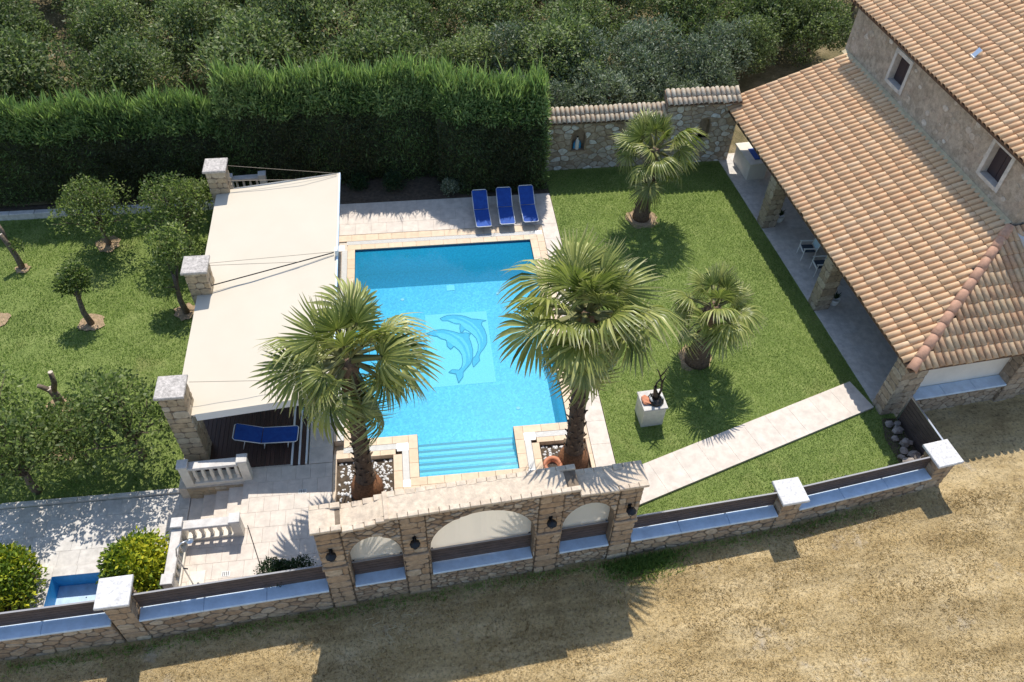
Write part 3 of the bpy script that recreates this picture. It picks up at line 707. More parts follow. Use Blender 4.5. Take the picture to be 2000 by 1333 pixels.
# cap stones
def capping(s0, s1, zf, seg=.27):
    k = max(1, round((s1 - s0) / seg)); d = (s1 - s0) / k
    for i in range(k):
        a, c = s0 + i * d + .006, s0 + (i + 1) * d - .006; z = zf((a + c) / 2)
        MB().bbox((a, -.07, z - .0), (c, .09 + rng.uniform(-.02, .02), z + .085), .012, AF).build('cap_stone', 'capstone', aw)
        MB().bbox((a, .58 + rng.uniform(-.02, .02), z), (c, .74, z + .085), .012, AF).build('cap_stone', 'capstone', aw)
    kk = max(1, round((s1 - s0) / .45)); d = (s1 - s0) / kk; mb = MB()
    for i in range(kk):
        a, c = s0 + i * d, s0 + (i + 1) * d; za, zc = zf(a + .001), zf(c - .001)
        mb.add([AF(a, .07, za), AF(c, .07, zc), AF(c, .6, zc), AF(a, .6, za), AF(a, .07, za + .075), AF(c, .07, zc + .075), AF(c, .6, zc + .075), AF(a, .6, za + .075)], [(4, 5, 6, 7), (0, 1, 5, 4), (2, 3, 7, 6), (3, 0, 4, 7), (1, 2, 6, 5)])
    mb.build('cap_infill', 'capstone', aw)
for a, c in ((-.08, .70), (.70, 1.84), (1.84, 6.86), (6.86, 7.92), (7.92, 8.74)): capping(a, c, lambda s: az_top(min(max(s, a + .01), c - .01)) - .02)
for s_, (lo, hi) in ((1.84, (3.72, 3.82)),): MB().bbox((1.78, -.072, 3.70), (1.90, .742, 3.85), .012, AF).build('cap_block', 'capstone', aw)

# wall lanterns on the pilasters
def lantern(fr, s, off, z, label):
    t = thing('wall_lantern', fr(s, off, z), label, 'lantern', 'lanterns on the arcade wall')
    MB().box((s - .05, off - .02, z - .06), (s + .05, off + .005, z + .1), fr).build('back_plate', 'dark_metal', t)
    c = fr(s, off - .17, z)
    MB().tube([fr(s, off, z + .06), fr(s, off - .09, z + .12), c[:2] + (z + .10,)], .012, 6).build('arm', 'dark_metal', t)
    MB().lathe([(.0, .115), (.045, .10), (.14, .02), (.145, .0), (.12, -.005)][::-1], 8, c).build('hood', 'dark_metal', t)
    MB().lathe([(.06, -.15), (.10, -.01)], 8, c).build('glass', 'grout_white', t)
    mb = MB()
    for k in range(4):
        a = math.pi / 4 + k * math.pi / 2; mb.tube([(c[0] + .105 * math.cos(a), c[1] + .105 * math.sin(a), z - .01), (c[0] + .065 * math.cos(a), c[1] + .065 * math.sin(a), z - .155)], .008, 5)
    mb.lathe([(.07, -.165), (.07, -.15)], 8, c); mb.build('cage', 'dark_metal', t)
for s_, wz, lab in ((.31, 2.62, 'black lantern on the leftmost pilaster of the arcade wall'), (2.46, 2.58, 'black lantern on the pilaster left of the widest arch'), (6.12, 2.52, 'black lantern on the pilaster right of the widest arch'), (8.33, 2.52, 'black lantern on the rightmost pilaster of the arcade wall')):
    lantern(AF, s_, -.02, wz, lab)

# low boundary fences: rubble base, pale sill, brown slats
def fence(A, B, label, seed, zt=1.26):
    fr, L = frame2(A, B); zb = lambda s: field_z(fr(s, 0, 0)[0]) - .08
    t = thing('boundary_fence', fr(L / 2, .2, zb(L / 2)), label, 'fence', 'low slatted fence sections along the dry field')
    wall_core(fr, 0, L, zb, lambda s: .42, .03, .42, [], 'mortar', t, 'base_core')
    stones(t, rubble_cells(0, L, zb(0), .42, .36, (), seed), face(fr, .03), 'rubble', .045, .036, seed=seed)
    k = max(1, round(L / 1.55))
    for i in range(k): MB().bbox((L * i / k + .004, -.05, .42), (L * (i + 1) / k - .004, .34, .50), .012, fr).build('sill', 'sill_stone', t)
    slat_screen(t, fr, .02, L - .02, .33, .55, zt, 5)
    return t
def pillar(fr, s, w, d, ztop, label, seed, cap='pale_cap', over=.11, mat='quoin', zb=None, name='fence_pillar', group='capped pillars of the boundary fence', cat='pillar', capt=.1, h=.26, faces='SWE'):
    c = fr(s, d / 2, 0); zb = field_z(c[0]) - .08 if zb is None else zb
    t = thing(name, (c[0], c[1], zb), label, cat, group)
    MB().box((s - w / 2 + .02, .02, zb), (s + w / 2 - .02, d - .02, ztop - capt), fr).build('pillar_core', 'mortar', t)
    zt = ztop - capt
    if 'S' in faces: stones(t, courses(s - w / 2, s + w / 2, zb, zt, h, .34, seed), face(fr, .02), mat, .018, .022, seed=seed)
    if 'E' in faces: stones(t, courses(0, d, zb, zt, h, .34, seed + 1), lambda a, b_, o: fr(s + w / 2 - .02 + o, a, b_), mat, .018, .022, seed=seed)
    if 'W' in faces: stones(t, courses(0, d, zb, zt, h, .34, seed + 2), lambda a, b_, o: fr(s - w / 2 + .02 - o, a, b_), mat, .018, .022, seed=seed)
    MB().bbox((s - w / 2 - over, -over, zt), (s + w / 2 + over, d + over, ztop), .018, fr).build('cap', cap, t)
    return t
fence((-14.2, 10.02), (-8.92, 10.22), 'slatted fence section left of the pillar by the small paddling pool', 101, 1.22)
fence((-8.2, 10.26), (-3.2, 10.57), 'slatted fence section from the left capped pillar to the arcade wall', 102)
fence((5.47, 11.17), (10.06, 11.52), 'slatted fence section along the lawn, adjoining the arcade wall', 103, 1.2)
fence((10.78, 11.66), (15.34, 12.30), 'slatted fence section between the two right capped pillars', 104, 1.15)
fr_, _ = frame2((-14.2, 10.02), (-8.92, 10.22)); pillar(fr_, 5.66, .64, .64, 1.62, 'pale capped stone pillar beside the small blue paddling pool', 111)
fr_, _ = frame2((5.47, 11.17), (10.06, 11.52)); pillar(fr_, 4.95, .62, .62, 1.24, 'pale capped stone pillar midway along the fence by the lawn', 112)
fr_, _ = frame2((10.78, 11.66), (15.34, 12.30)); pillar(fr_, 4.93, .66, .66, 1.24, 'pale capped stone pillar at the fence corner next to the side gate', 113)

# ---------------------------------------------------------------- clay tiles
def tile_mesh(mat, W, L, barrel=.112, tag_=''):
    def make():
        hw = W / 2
        prof = [(-hw - .012, -.004), (-hw * .86, -.012), (-hw * .78, .05), (-hw * .5, barrel * .82), (0, barrel), (hw * .5, barrel * .82), (hw * .78, .05), (hw * .86, -.012), (hw + .0, -.016)]
        k = len(prof); vs = []; fs = []
        for y, lift in ((0, .034), (L, .006)): vs += [(x, y, z + lift) for x, z in prof]
        vs += [(x, 0, z + .034 - .022) for x, z in prof]
        for i in range(k - 1):
            fs.append((i, i + 1, k + i + 1, k + i)); fs.append((2 * k + i, 2 * k + i + 1, i + 1, i))
        me = mesh_of(MB().add(vs, fs), 'roof_tile', mat)
        me.polygons.foreach_set('use_smooth', [i % 2 == 0 for i in range(len(fs))])
        me.materials.append(MATS['tile_shade']); me.polygons.foreach_set('material_index', np.array([1 if (i % 2 or i // 2 in (0, k - 2)) else 0 for i in range(len(fs))], np.int32)); return me
    return cached(('tile', mat, round(W, 3), round(L, 3)), make)
def roof_tiles(parent, origin, ex, ey, mat, W, expo, cols, rows, keep, limit=300, overlap=.07, name='roof_tile'):
    """ex along the eave, ey up the slope (unit vectors)"""
    ex, ey = Vector(ex).normalized(), Vector(ey).normalized(); ez = ex.cross(ey).normalized(); O = Vector(origin)
    me = tile_mesh(mat, W, expo + overlap); spots = []
    for j in range(rows):
        for i in range(cols):
            if not keep((i + .5) * W, (j + .5) * expo): continue
            p = O + ex * ((i + .5) * W) + ey * (j * expo)
            spots.append(((p - Vector((0, 0, CAMH))).length, p))
    spots.sort(key=lambda q: q[0]); R3 = Matrix((ex, ey, ez)).transposed().to_4x4()
    def jit(): return Matrix.Rotation(rng.gauss(0, .012), 4, 'Z') @ Matrix.Rotation(rng.gauss(0, .008), 4, 'X') @ Matrix.Translation((rng.gauss(0, .004), rng.gauss(0, .012), rng.uniform(0, .006)))
    for d, p in spots[:limit]: link(name, me, parent, Matrix.Translation(p) @ R3 @ jit())
    if len(spots) > limit:
        B = np.empty(len(me.vertices) * 3, np.float32); me.vertices.foreach_get('co', B); B = np.c_[B.reshape(-1, 3), np.ones(len(B) // 3)]
        Fq = np.array([list(q.vertices) for q in me.polygons]); V = []; FF = []; A = []
        for k, (d, p) in enumerate(spots[limit:]):
            V.append((B @ np.array(Matrix.Translation(p) @ R3 @ jit()).T)[:, :3]); FF.append(Fq + k * len(B)); A.append(np.full(len(B), rng.random()))
        V = np.concatenate(V); c = V.mean(0)
        mi = np.array([q.material_index for q in me.polygons], np.int32); dm = fast_mesh('distant_tiles', V - c, np.concatenate(FF), [MATS[mat], MATS['tile_shade']], {'var': np.concatenate(A)}); dm.polygons.foreach_set('material_index', np.tile(mi, len(FF)))
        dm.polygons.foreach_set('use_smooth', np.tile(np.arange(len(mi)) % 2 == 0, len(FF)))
        o = link('distant_tiles', dm, parent, Matrix.Translation(Vector(c))); o['kind'] = 'stuff'

# ---------------------------------------------------------------- garden wall with tiled coping and niches
pieces_mat('coping_tile', [(0, (.66, .52, .36)), (.4, (.74, .61, .44)), (.7, (.70, .54, .38)), (1, (.78, .67, .51))], rough=.8, nscale=7, namt=.3, bscale=40, bstr=.2, stain=(6, (.42, .33, .22), .4))
GF = lambda s, off, z: (s, 29.78 + .012 * (s - 5.5) + off, z)
gw = thing('garden_wall', GF(9.8, .25, -.1), 'rubble stone garden wall with clay tile coping behind the lawn', 'wall')
NI = [(6.85, 7.42, .98, 1.72, 2.02), (12.52, 13.0, 1.28, 1.98, 2.26)]
wtop = lambda s: 2.44 if s < 10.92 else 3.06
wall_core(GF, 5.5, 10.92, lambda s: -.1, lambda s: 2.44, .03, .5, NI[:1], 'mortar_dark', gw); wall_core(GF, 10.92, 14.2, lambda s: -.1, lambda s: 3.06, .03, .5, NI[1:], 'mortar_dark', gw)
stones(gw, rubble_cells(5.5, 10.92, -.05, 2.44, .36, NI, 201), face(GF, .03), 'wallstone', .045, .028, seed=3)
stones(gw, rubble_cells(10.92, 14.2, -.05, 3.06, .33, NI, 202), face(GF, .03), 'wallstone', .045, .028, seed=4)
for a in NI:
    MB().box((a[0] - .05, .30, a[2] - .05), (a[1] + .05, .34, a[4] + .05), GF).build('niche_back', 'mortar_dark', gw)
    MB().bbox((a[0] - .06, -.03, a[2] - .05), (a[1] + .06, .29, a[2]), .01, GF).build('niche_sill', 'quoin', gw)
    for sgn, x in ((-1, a[0]), (1, a[1])):
        stones(gw, courses(x - .07 if sgn < 0 else x - .0, x if sgn < 0 else x + .07, a[2], a[3], .2, .2, 5), face(GF, .0), 'quoin', .01, .02, seed=8)
for (x0, x1, zt) in ((5.45, 10.95, 2.5), (10.85, 14.15, 3.12)):
    MB().add([GF(x0, -.16, zt - .06), GF(x1, -.16, zt - .06), GF(x1, .56, zt + .22), GF(x0, .56, zt + .22), GF(x0, -.16, zt - .1), GF(x1, -.16, zt - .1), GF(x1, .56, zt - .1), GF(x0, .56, zt - .1)], [(0, 1, 2, 3), (0, 4, 5, 1), (1, 5, 6, 2), (2, 6, 7, 3), (3, 7, 4, 0), (4, 7, 6, 5)]).build('coping_bed', 'mortar', gw)
    ex = Vector(GF(x1, 0, 0)) - Vector(GF(x0, 0, 0)); ey = Vector((0, .72, .28)); k = round(ex.length / .215)
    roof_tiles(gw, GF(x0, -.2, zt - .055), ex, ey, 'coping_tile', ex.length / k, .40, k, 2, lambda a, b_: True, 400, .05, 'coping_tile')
# bottle lamp in the left niche, small broken chimney pots on the right end
bt = thing('bottle_lamp', GF(7.12, .12, .98), 'white bottle shaped lamp standing in the left wall niche', 'lamp')
MB().lathe([(.085, 0), (.09, .05), (.09, .38), (.06, .46), (.035, .5), (.035, .6)], 12, GF(7.12, .12, .985)).build('bottle', 'white_paint', bt)
MB().lathe([(.04, .59), (.04, .63), (.0, .65)], 10, GF(7.12, .12, .985)).build('stopper', 'dark_metal', bt)
for dx in (-.11, .13): MB().lathe([(.06, 0), (.065, .22), (.02, .3), (.02, .36)], 10, GF(7.12 + dx, .18, .985)).build('side_bottle', 'blue_wall', bt)

# ---------------------------------------------------------------- canopy and its pillars
for k, (y0, lab) in enumerate(((15.58, 'stone pillar at the near end of the cream canopy, by the stairs'), (20.82, 'stone pillar at the middle of the cream canopy'), (26.35, 'stone pillar at the far end of the cream canopy, near the hedge'))):
    fr = (lambda yy: lambda s, off, z: (-7.48 + s, yy + off, z))(y0)
    pillar(fr, 0, .70, .72, 3.3, lab, 300 + 7 * k, cap='lichen_cap', over=.07, mat='ashlar', zb=-.9 if k else -.6, name='canopy_pillar', group='stone pillars carrying the canopy', h=.3, capt=.09)
CX0, CX1, CY0, CY1 = -7.64, -2.92, 15.67, 26.58
cz = lambda x: 2.18 + (x - CX0) / (CX1 - CX0) * .55
can = thing('canopy', ((CX0 + CX1) / 2, (CY0 + CY1) / 2, 0), 'large cream canvas canopy over the wooden deck left of the pool', 'canopy')
nx_, ny_ = 24, 40; X, Y = np.meshgrid(np.linspace(CX0, CX1, nx_ + 1), np.linspace(CY0, CY1, ny_ + 1))
Z = np.vectorize(cz)(X) + .008 * np.sin(X * 5 + Y * .7) * np.sin(Y * 1.9) - .05 * np.sin((X - CX0) / (CX1 - CX0) * np.pi) * (.6 + .4 * np.cos((Y - CY0) / 5.45 * 2 * np.pi)) 
V = np.stack([X, Y, Z], -1).reshape(-1, 3); Fq = [(j * (nx_ + 1) + i, j * (nx_ + 1) + i + 1, (j + 1) * (nx_ + 1) + i + 1, (j + 1) * (nx_ + 1) + i) for j in range(ny_) for i in range(nx_)]
link('canvas', fast_mesh('canvas', V - (-5.3, 21, 0), np.array(Fq), [MATS['canvas']], smooth=True), can, Matrix.Translation((-5.3, 21, 0)))
for yy, nm in ((CY0 - .012, 'front'), (CY1 + .012, 'back')):
    mb = MB(); xs = np.linspace(CX0 + .62, CX1 + .02, 20)
    for a, c in zip(xs, xs[1:]): mb.add([(a, yy, cz(a) - .3), (c, yy, cz(c) - .3), (c, yy, cz(c) + .015), (a, yy, cz(a) + .015)], [(0, 1, 2, 3)])
    mb.build('valance', 'valance', can)
for x in (CX0 + .08, -5.3, CX1 - .05):
    MB().box((x - .05, CY0 + .05, cz(x) - .24), (x + .05, CY1 - .05, cz(x) - .12)).build('beam', 'white_paint', can)
for y in (CY0 + .1, 18.4, 21.2, 23.9, CY1 - .1):
    mb = MB(); mb.tube([(CX0 + .1, y, cz(CX0) - .15), (CX1 - .05, y, cz(CX1) - .15)], .035, 8); mb.build('rafter', 'white_paint', can)
for y in (CY0 + .4, 21.2, CY1 - .4): MB().tube([(-3.4, y, 0), (-3.4, y, cz(-3.4) - .14)], .045, 10).build('post', 'white_paint', can)
MB().box((CX1 - .02, CY0, cz(CX1) - .12), (CX1 + .03, CY1, cz(CX1) + .02)).build('edge_rail', 'sill_stone', can)
def cable(pts, r, label, mat='rope'):
    o = MB().tube(pts, r, 6).build('tie_rod', mat); return tag(o, label, 'cable', 'tie rods of the canopy')
cE = (CX1 - .1, cz(CX1) + .05)
cable([(-7.12, 21.0, 2.45), (cE[0], 21.9, cE[1] + .03)], .02, 'dark tie rod across the canopy from the middle pillar', 'dark_metal')
cable([(-7.12, 21.4, 3.1), (cE[0], 21.95, cE[1] + .02)], .008, 'thin upper wire from the middle pillar to the pool side of the canopy')
cable([(-7.12, 21.4, 3.0), (-4.2, 21.62, 2.72)], .008, 'thin short wire from the middle pillar to the dark tie rod')
cable([(-7.12, 26.9, 3.1), (cE[0], 26.5, cE[1])], .008, 'thin upper wire from the far pillar to the canopy corner')
cable([(-7.12, 26.6, 2.62), (-4.3, 26.3, 2.72), (cE[0], 26.45, cE[1])], .012, 'tie rod from the far pillar along the back edge of the canopy')
cable([(-7.12, 16.4, 2.9), (cE[0], 16.2, cE[1])], .008, 'thin wire from the near pillar over the canopy front')
MB().box((CX1 - .05, 21.75, cz(CX1)), (CX1 + .05, 21.95, cz(CX1) + .28)).build('cable_bracket', 'white_paint', can)

# ---------------------------------------------------------------- balustrades, stairs, lower path
def balustrade(A, B, z0, label, k, posts=(1, 1), h=.98, zs=0.0, group='stone balustrades', pw=.26):
    fr, L = frame2(A, B); t = thing('balustrade', fr(L / 2, 0, z0), label, 'balustrade', group)
    a0 = pw if posts[0] else 0; a1 = L - pw if posts[1] else L
    for on, s0 in ((posts[0], 0), (posts[1], L - pw)):
        if not on: continue
        MB().box((s0, -.13, z0), (s0 + pw, .13, z0 + h + .06), fr).build('post', 'white_stone', t)
        MB().bbox((s0 - .03, -.16, z0 + h + .06), (s0 + pw + .03, .16, z0 + h + .13), .012, fr).build('post_cap', 'limestone', t)
    MB().bbox((a0, -.12, z0), (a1, .12, z0 + .14), .01, fr).build('plinth_rail', 'white_stone', t)
    MB().bbox((a0, -.14, z0 + h - .1), (a1, .14, z0 + h), .012, fr).build('hand_rail', 'limestone', t)
    def bal():
        mb = MB(); H_ = h - .24; pr_ = [(.055, 0), (.055, .06), (.038, .12), (.052, .34), (.034, H_ - .12), (.05, H_ - .06), (.05, H_)]
        vs = []; fs = []
        for r, z in pr_: vs += [(-r, -r, z), (r, -r, z), (r, r, z), (-r, r, z)]
        for i in range(len(pr_) - 1):
            for q in range(4): fs.append((i * 4 + q, i * 4 + (q + 1) % 4, i * 4 + 4 + (q + 1) % 4, i * 4 + 4 + q))
        return mesh_of(mb.add(vs, fs), 'baluster', 'white_stone')
    me = cached(('baluster', h), bal)
    for i in range(k): link('baluster', me, t, frame_mat(fr, a0 + (a1 - a0) * (i + .5) / k, 0, z0 + .14))
    return t
balustrade((-7.72, 14.78), (-5.72, 14.82), -.05, 'pale stone balustrade between the canopy pillar and the stairs', 6)
balustrade((-7.55, 12.86), (-5.78, 12.88), -.02, 'pale stone balustrade on the near side of the stairs', 6, (0, 1), h=.78)
balustrade((-7.5, 11.0), (-7.5, 13.0), -.02, 'pale stone balustrade facing the paddling pool, beside the yellow shrub', 6, (1, 1), h=.82)
balustrade((-7.85, 29.02), (-6.25, 29.1), 0, 'white balustrade at the far end of the canopy in front of the hedge', 4)
st = thing('garden_stairs', (-6.7, 14.0, -.62), 'short flight of pale stone steps from the terrace down to the left path', 'stairs')
for i in range(4):
    x1 = -6.0 - .42 * i; z = -.15 * (i + 1)
    MB().bbox((x1 - .44, 13.02, -.9), (x1, 14.62, z), .012).build('step', 'paving', st)
MB().box((-7.7, 14.6, -.9), (-5.9, 14.64, -.06)).build('stair_side', 'ashlar', st)
stones(st, courses(-7.6, -6.0, -.62, -.08, .2, .34, 77), lambda a, b_, o: (a, 14.6 - o, b_), 'ashlar', .02, .02, seed=2)
lp = struct(MB().box((-22, 12.6, -.8), (-7.71, 14.82, -.64)).build('path', 'joint'))
pave(lp, -22, -7.72, 12.61, 14.80, -.59, .6, .62, mat='limestone', stagger=.5)
kb = struct(MB().box((-22, 14.83, -.8), (-7.95, 14.84, -.62)).build('kerb', 'joint'))
xk = -22.0
while xk < -8.0:
    MB().bbox((xk + .005, 14.82, -.75), (xk + .9, 14.98, -.50), .015).build('kerb_stone', 'limestone', kb); xk += .905
# west face of the terrace, far retaining kerb
nk = thing('retaining_kerb', (-14, 29.3, -.6), 'long low pale kerb wall at the foot of the left hedge', 'kerb')
xk = -24.0
while xk < -8.2: MB().bbox((xk + .006, 29.05, -.75), (xk + 1.0, 29.3, -.32), .02).build('kerb_block', 'limestone', nk); xk += 1.006
# small paddling pool
kp = thing('paddling_pool', (-10.5, 11.6, -.9), 'small empty blue paddling pool behind the left fence pillar', 'pool')
kx0, kx1, ky0, ky1 = -11.28, -9.3, 10.75, 12.30
mb = MB(); zc = -.5; zfl = -1.12
for a, c in (((kx0, ky1), (kx1, ky1)), ((kx0, ky0), (kx0, ky1)), ((kx1, ky0), (kx1, ky1)), ((kx0, ky0), (kx1, ky0))): wallq(mb, a, c, zfl, zc)
mb.build('basin_wall', 'blue_wall', kp)
poly_sheet('basin_floor', [(kx0, ky0), (kx1, ky0), (kx1, ky1), (kx0, ky1)], zfl + .002, 'flake_paint', kp)
for (a, c, d, e_) in ((kx0 - .42, kx0, ky0, ky1 + .30), (kx1, kx1 + .35, ky0, ky1 + .30)): pave(kp, a, c, d, e_, zc, .42, .6, mat='limestone', t=.3, name='rim_stone')
pave(kp, kx0, kx1, ky1, ky1 + .30, zc, .6, .3, mat='limestone', t=.3, name='rim_stone')
mb = MB()
for i in range(14): x, y = rng.uniform(kx0 + .2, kx1 - .2), rng.uniform(ky0 + .1, ky1 - .3); mb.lathe([(rng.uniform(.012, .035), .0), (.0, .012)], 6, (x, y, zfl + .004))
mb.build('leaf_litter', 'slot_dark', kp, kind='stuff')
struct(MB().box((-26, 29.28, -.7), (-8.2, 30.4, -.4)).build('planting_bed', 'dark_soil'))
struct(MB().box((-22, 10.5, -.85), (-11.72, 12.6, -.66)).build('shrub_bed', 'dark_soil')); struct(MB().box((-8.93, 10.6, -.85), (-7.75, 12.6, -.66)).build('shrub_bed', 'dark_soil'))
# floor drains and outdoor shower on the terrace
for (px, py) in ((441, 1121), (591, 960)):
    c = un(px, py, .003); t = thing('floor_drain', c, 'small slotted floor drain in the terrace ' + ('near the outdoor shower' if px < 500 else 'in the canopy shade'), 'drain', 'slotted terrace drains')
    MB().box((c[0] - .12, c[1] - .08, 0), (c[0] + .12, c[1] + .08, .006)).build('drain_plate', 'grout_white', t)
    for i in range(4): MB().box((c[0] - .09 + i * .05, c[1] - .06, .006), (c[0] - .07 + i * .05, c[1] + .06, .009)).build('drain_slot', 'slot_dark', t)
sw = thing('outdoor_shower', (-7.05, 11.35, 0), 'slim metal outdoor shower with curved pipe beside the balustrade', 'shower')
MB().tube([(-7.05, 11.35, 0), (-7.05, 11.35, 1.75), (-7.0, 11.40, 2.0), (-6.86, 11.5, 2.1), (-6.7, 11.6, 2.05)], .022, 8).build('pipe', 'steel', sw, smooth=True)
MB().lathe([(.02, .06), (.09, .0), (.09, -.015)][::-1], 12, (-6.68, 11.61, 1.99)).build('shower_head', 'steel', sw)
MB().bbox((-7.2, 11.2, 0), (-6.75, 11.75, .05), .02).build('base_plate', 'white_stone', sw)
MB().tube([(-7.05, 11.33, 1.05), (-6.93, 11.30, 1.05)], .02, 6).build('tap', 'dark_metal', sw)
c = MB().tube([(-5.72, 13.1, .012), (-5.1, 11.35, .012)], .012, 5).build('hose', 'dark_metal'); tag(c, 'thin dark hose lying straight across the sunny terrace', 'hose')

# ---------------------------------------------------------------- house with veranda
HO = np.array([15.032, 14.925]); HN = np.array([-.0876, .99616]); HV = np.array([.99616, .0876])
def HF(v, nn, z): p = HO + HV * v + HN * nn; return (p[0], p[1], z)      # v east, nn north
EZ, RZ, RV, RN, RL = 2.65, 4.42, 5.22, 3.95, 15.6                       # eave z, ridge z, depth to wall, hip depth, eave length
house = thing('stone_house', HF(7, 8, -.3), 'two storey stone house with tiled veranda roof at the right', 'house')
# veranda floor and path
vf = struct(MB().box((.12, .25, -.5), (5.3, 15.5, -.05), HF).build('veranda_floor', 'joint'))
pave(vf, .10, 3.6, .3, 15.3, 0, .6, .6, mat='limestone', fr=HF, t=.06)
P = [un(1632, 752)[:2], un(1700, 795)[:2], un(1255, 985)[:2], un(1268, 912)[:2]]
frP, LP = frame2(un(1255, 985), un(1706, 797)); pth = struct(MB().box((0, .05, -.12), (LP - .05, 1.20, -.05), frP).build('garden_path', 'joint'))
pave(pth, -.9, LP + .0, .0, 1.24, .05, .95, 1.24, fr=frP, t=.14, gap=.003)
# lower walls
lw = MB(); lw.box((5.3, .3, -.4), (5.6, 15.7, 4.4), HF); lw.box((3.9, .62, -.4), (5.3, .8, 2.4), HF); lw.box((2.2, 15.3, -.4), (5.3, 15.55, 3.0), HF); lw.build('lower_wall', 'plaster', house)
# veranda posts (square rubble pillars)
def vpost(v0, v1, n0, n1, z0, lab, seed, zt=EZ - .05):
    t = MB().box((v0 + .02, n0 + .02, z0), (v1 - .02, n1 - .02, zt), HF).build('veranda_pillar', 'mortar', house)
    t['label'] = lab
    for fn, (a0, a1) in ((lambda a, b_, o: HF(v0 + .02 - o, a, b_), (n0, n1)), (lambda a, b_, o: HF(a, n0 + .02 - o, b_), (v0, v1)), (lambda a, b_, o: HF(a, n1 - .02 + o, b_), (v0, v1))):
        stones(t, courses(a0, a1, z0, zt, .3, .4, seed), fn, 'house_stone', .018, .02, seed=seed); seed += 1
vpost(.08, .70, 10.1, 10.66, 0, 'far square stone pillar of the veranda', 401); vpost(.06, .68, 5.2, 5.74, 0, 'middle square stone pillar of the veranda', 411); vpost(.08, 1.0, .2, .76, -.4, 'corner stone pillar of the veranda by the gate', 421)
MB().box((.1, .3, EZ - .22), (.6, 15.3, EZ - .06), HF).build('eave_beam', 'plaster', house)
# end wall of the veranda facing the field: rubble base, pale sill, white panel
MB().box((1.0, .22, -.45), (9.5, .5, .68), HF).build('end_wall_core', 'mortar', house)
stones(house, rubble_cells(1.0, 7.4, -.42, .68, .30, (), 431), lambda a, b_, o: HF(a, .22 - o, b_), 'house_stone', .03, .025, seed=6)
for i in range(3): MB().bbox((1.0 + i * 1.17, .10, .68), (1.0 + (i + 1) * 1.17 - .008, .55, .76), .012, HF).build('end_sill', 'sill_stone', house)
MB().box((1.0, .56, .7), (4.55, .62, 2.5), HF).build('white_panel', 'plaster', house)
e4 = MB().box((4.5, .12, -.4), (5.3, .75, 2.6), HF).build('end_pillar', 'mortar', house)
stones(e4, courses(4.5, 5.3, -.4, 2.6, .3, .4, 441), lambda a, b_, o: HF(a, .12 - o, b_), 'house_stone', .018, .02, seed=6)
stones(e4, courses(.12, .75, -.4, 2.6, .3, .4, 442), lambda a, b_, o: HF(4.5 - o, a, b_), 'house_stone', .018, .02, seed=7)
# veranda roof
pr_o = MB()
t0 = .07
A_, B_, C_, D_ = HF(-.06, -.06, EZ), HF(-.06, RL, EZ), HF(RV, RL, RZ), HF(RV, RN, RZ)
E_, F__ = HF(12, -.06, EZ), HF(12, RN, RZ)
dn = lambda p, d=.10: (p[0], p[1], p[2] - d)
pr_o.add([A_, B_, C_, D_, E_, F__] + [dn(p) for p in (A_, B_, C_, D_, E_, F__)], [(0, 3, 2, 1), (0, 4, 5, 3), (6, 7, 8, 9), (6, 9, 11, 10), (0, 1, 7, 6), (1, 2, 8, 7), (0, 6, 10, 4)])
pr_r = pr_o.build('veranda_roof', 'roof_under', house)
sl = math.hypot(RV, RZ - EZ); ey = Vector(HF(RV, 0, RZ)) - Vector(HF(0, 0, EZ)); ex = -Vector((HN[0], HN[1], 0))
W_ = RL / 62; EXP = sl / 11
# origin at the north end of the eave, columns run south
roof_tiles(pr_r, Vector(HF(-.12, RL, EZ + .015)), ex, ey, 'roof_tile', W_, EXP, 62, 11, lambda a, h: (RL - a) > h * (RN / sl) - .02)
ey2 = Vector(HF(0, RN, RZ)) - Vector(HF(0, 0, EZ)); sl2 = math.hypot(RN, RZ - EZ); ex2 = Vector((HV[0], HV[1], 0)); EXP2 = sl2 / 9
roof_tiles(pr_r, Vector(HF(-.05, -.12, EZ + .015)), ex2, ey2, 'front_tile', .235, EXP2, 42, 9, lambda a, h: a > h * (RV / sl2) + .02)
hip0, hip1 = Vector(HF(-.1, -.1, EZ + .05)), Vector(HF(RV - .1, RN - .1, RZ + .05)); hd = (hip1 - hip0); hl = hd.length; hd.normalize(); hside = hd.cross(Vector((0, 0, 1))).normalized(); hup = hside.cross(hd)
def hip_mesh():
    vs = []; fs = []; k = 9
    for y, r in ((0, .175), (.60, .15)):
        for i in range(k): a = math.pi * i / (k - 1); vs.append((r * math.cos(a), y, r * .85 * math.sin(a) + (.02 if y == 0 else 0)))
    for i in range(k): a = math.pi * i / (k - 1); vs.append((.15 * math.cos(a), 0, .15 * .85 * math.sin(a)))
    for i in range(k - 1): fs.append((i, i + 1, k + i + 1, k + i)); fs.append((2 * k + i, 2 * k + i + 1, i + 1, i))
    return mesh_of(MB().add(vs, fs), 'hip_tile', 'hip_clay', True)
nh = 13
for i in range(nh): link('hip_tile', cached('hip', hip_mesh), pr_r, Matrix.Translation(hip0 + hd * (hl * i / nh)) @ Matrix((hside, hd, hup)).transposed().to_4x4())
MB().add([HF(RV - .16, RN, RZ + .10), HF(RV + .02, RN, RZ + .20), HF(RV + .02, RL + .2, RZ + .20), HF(RV - .16, RL + .2, RZ + .10)], [(0, 1, 2, 3)]).build('flashing', 'flash_mortar', pr_r) if 'flash_mortar' in MATS else None
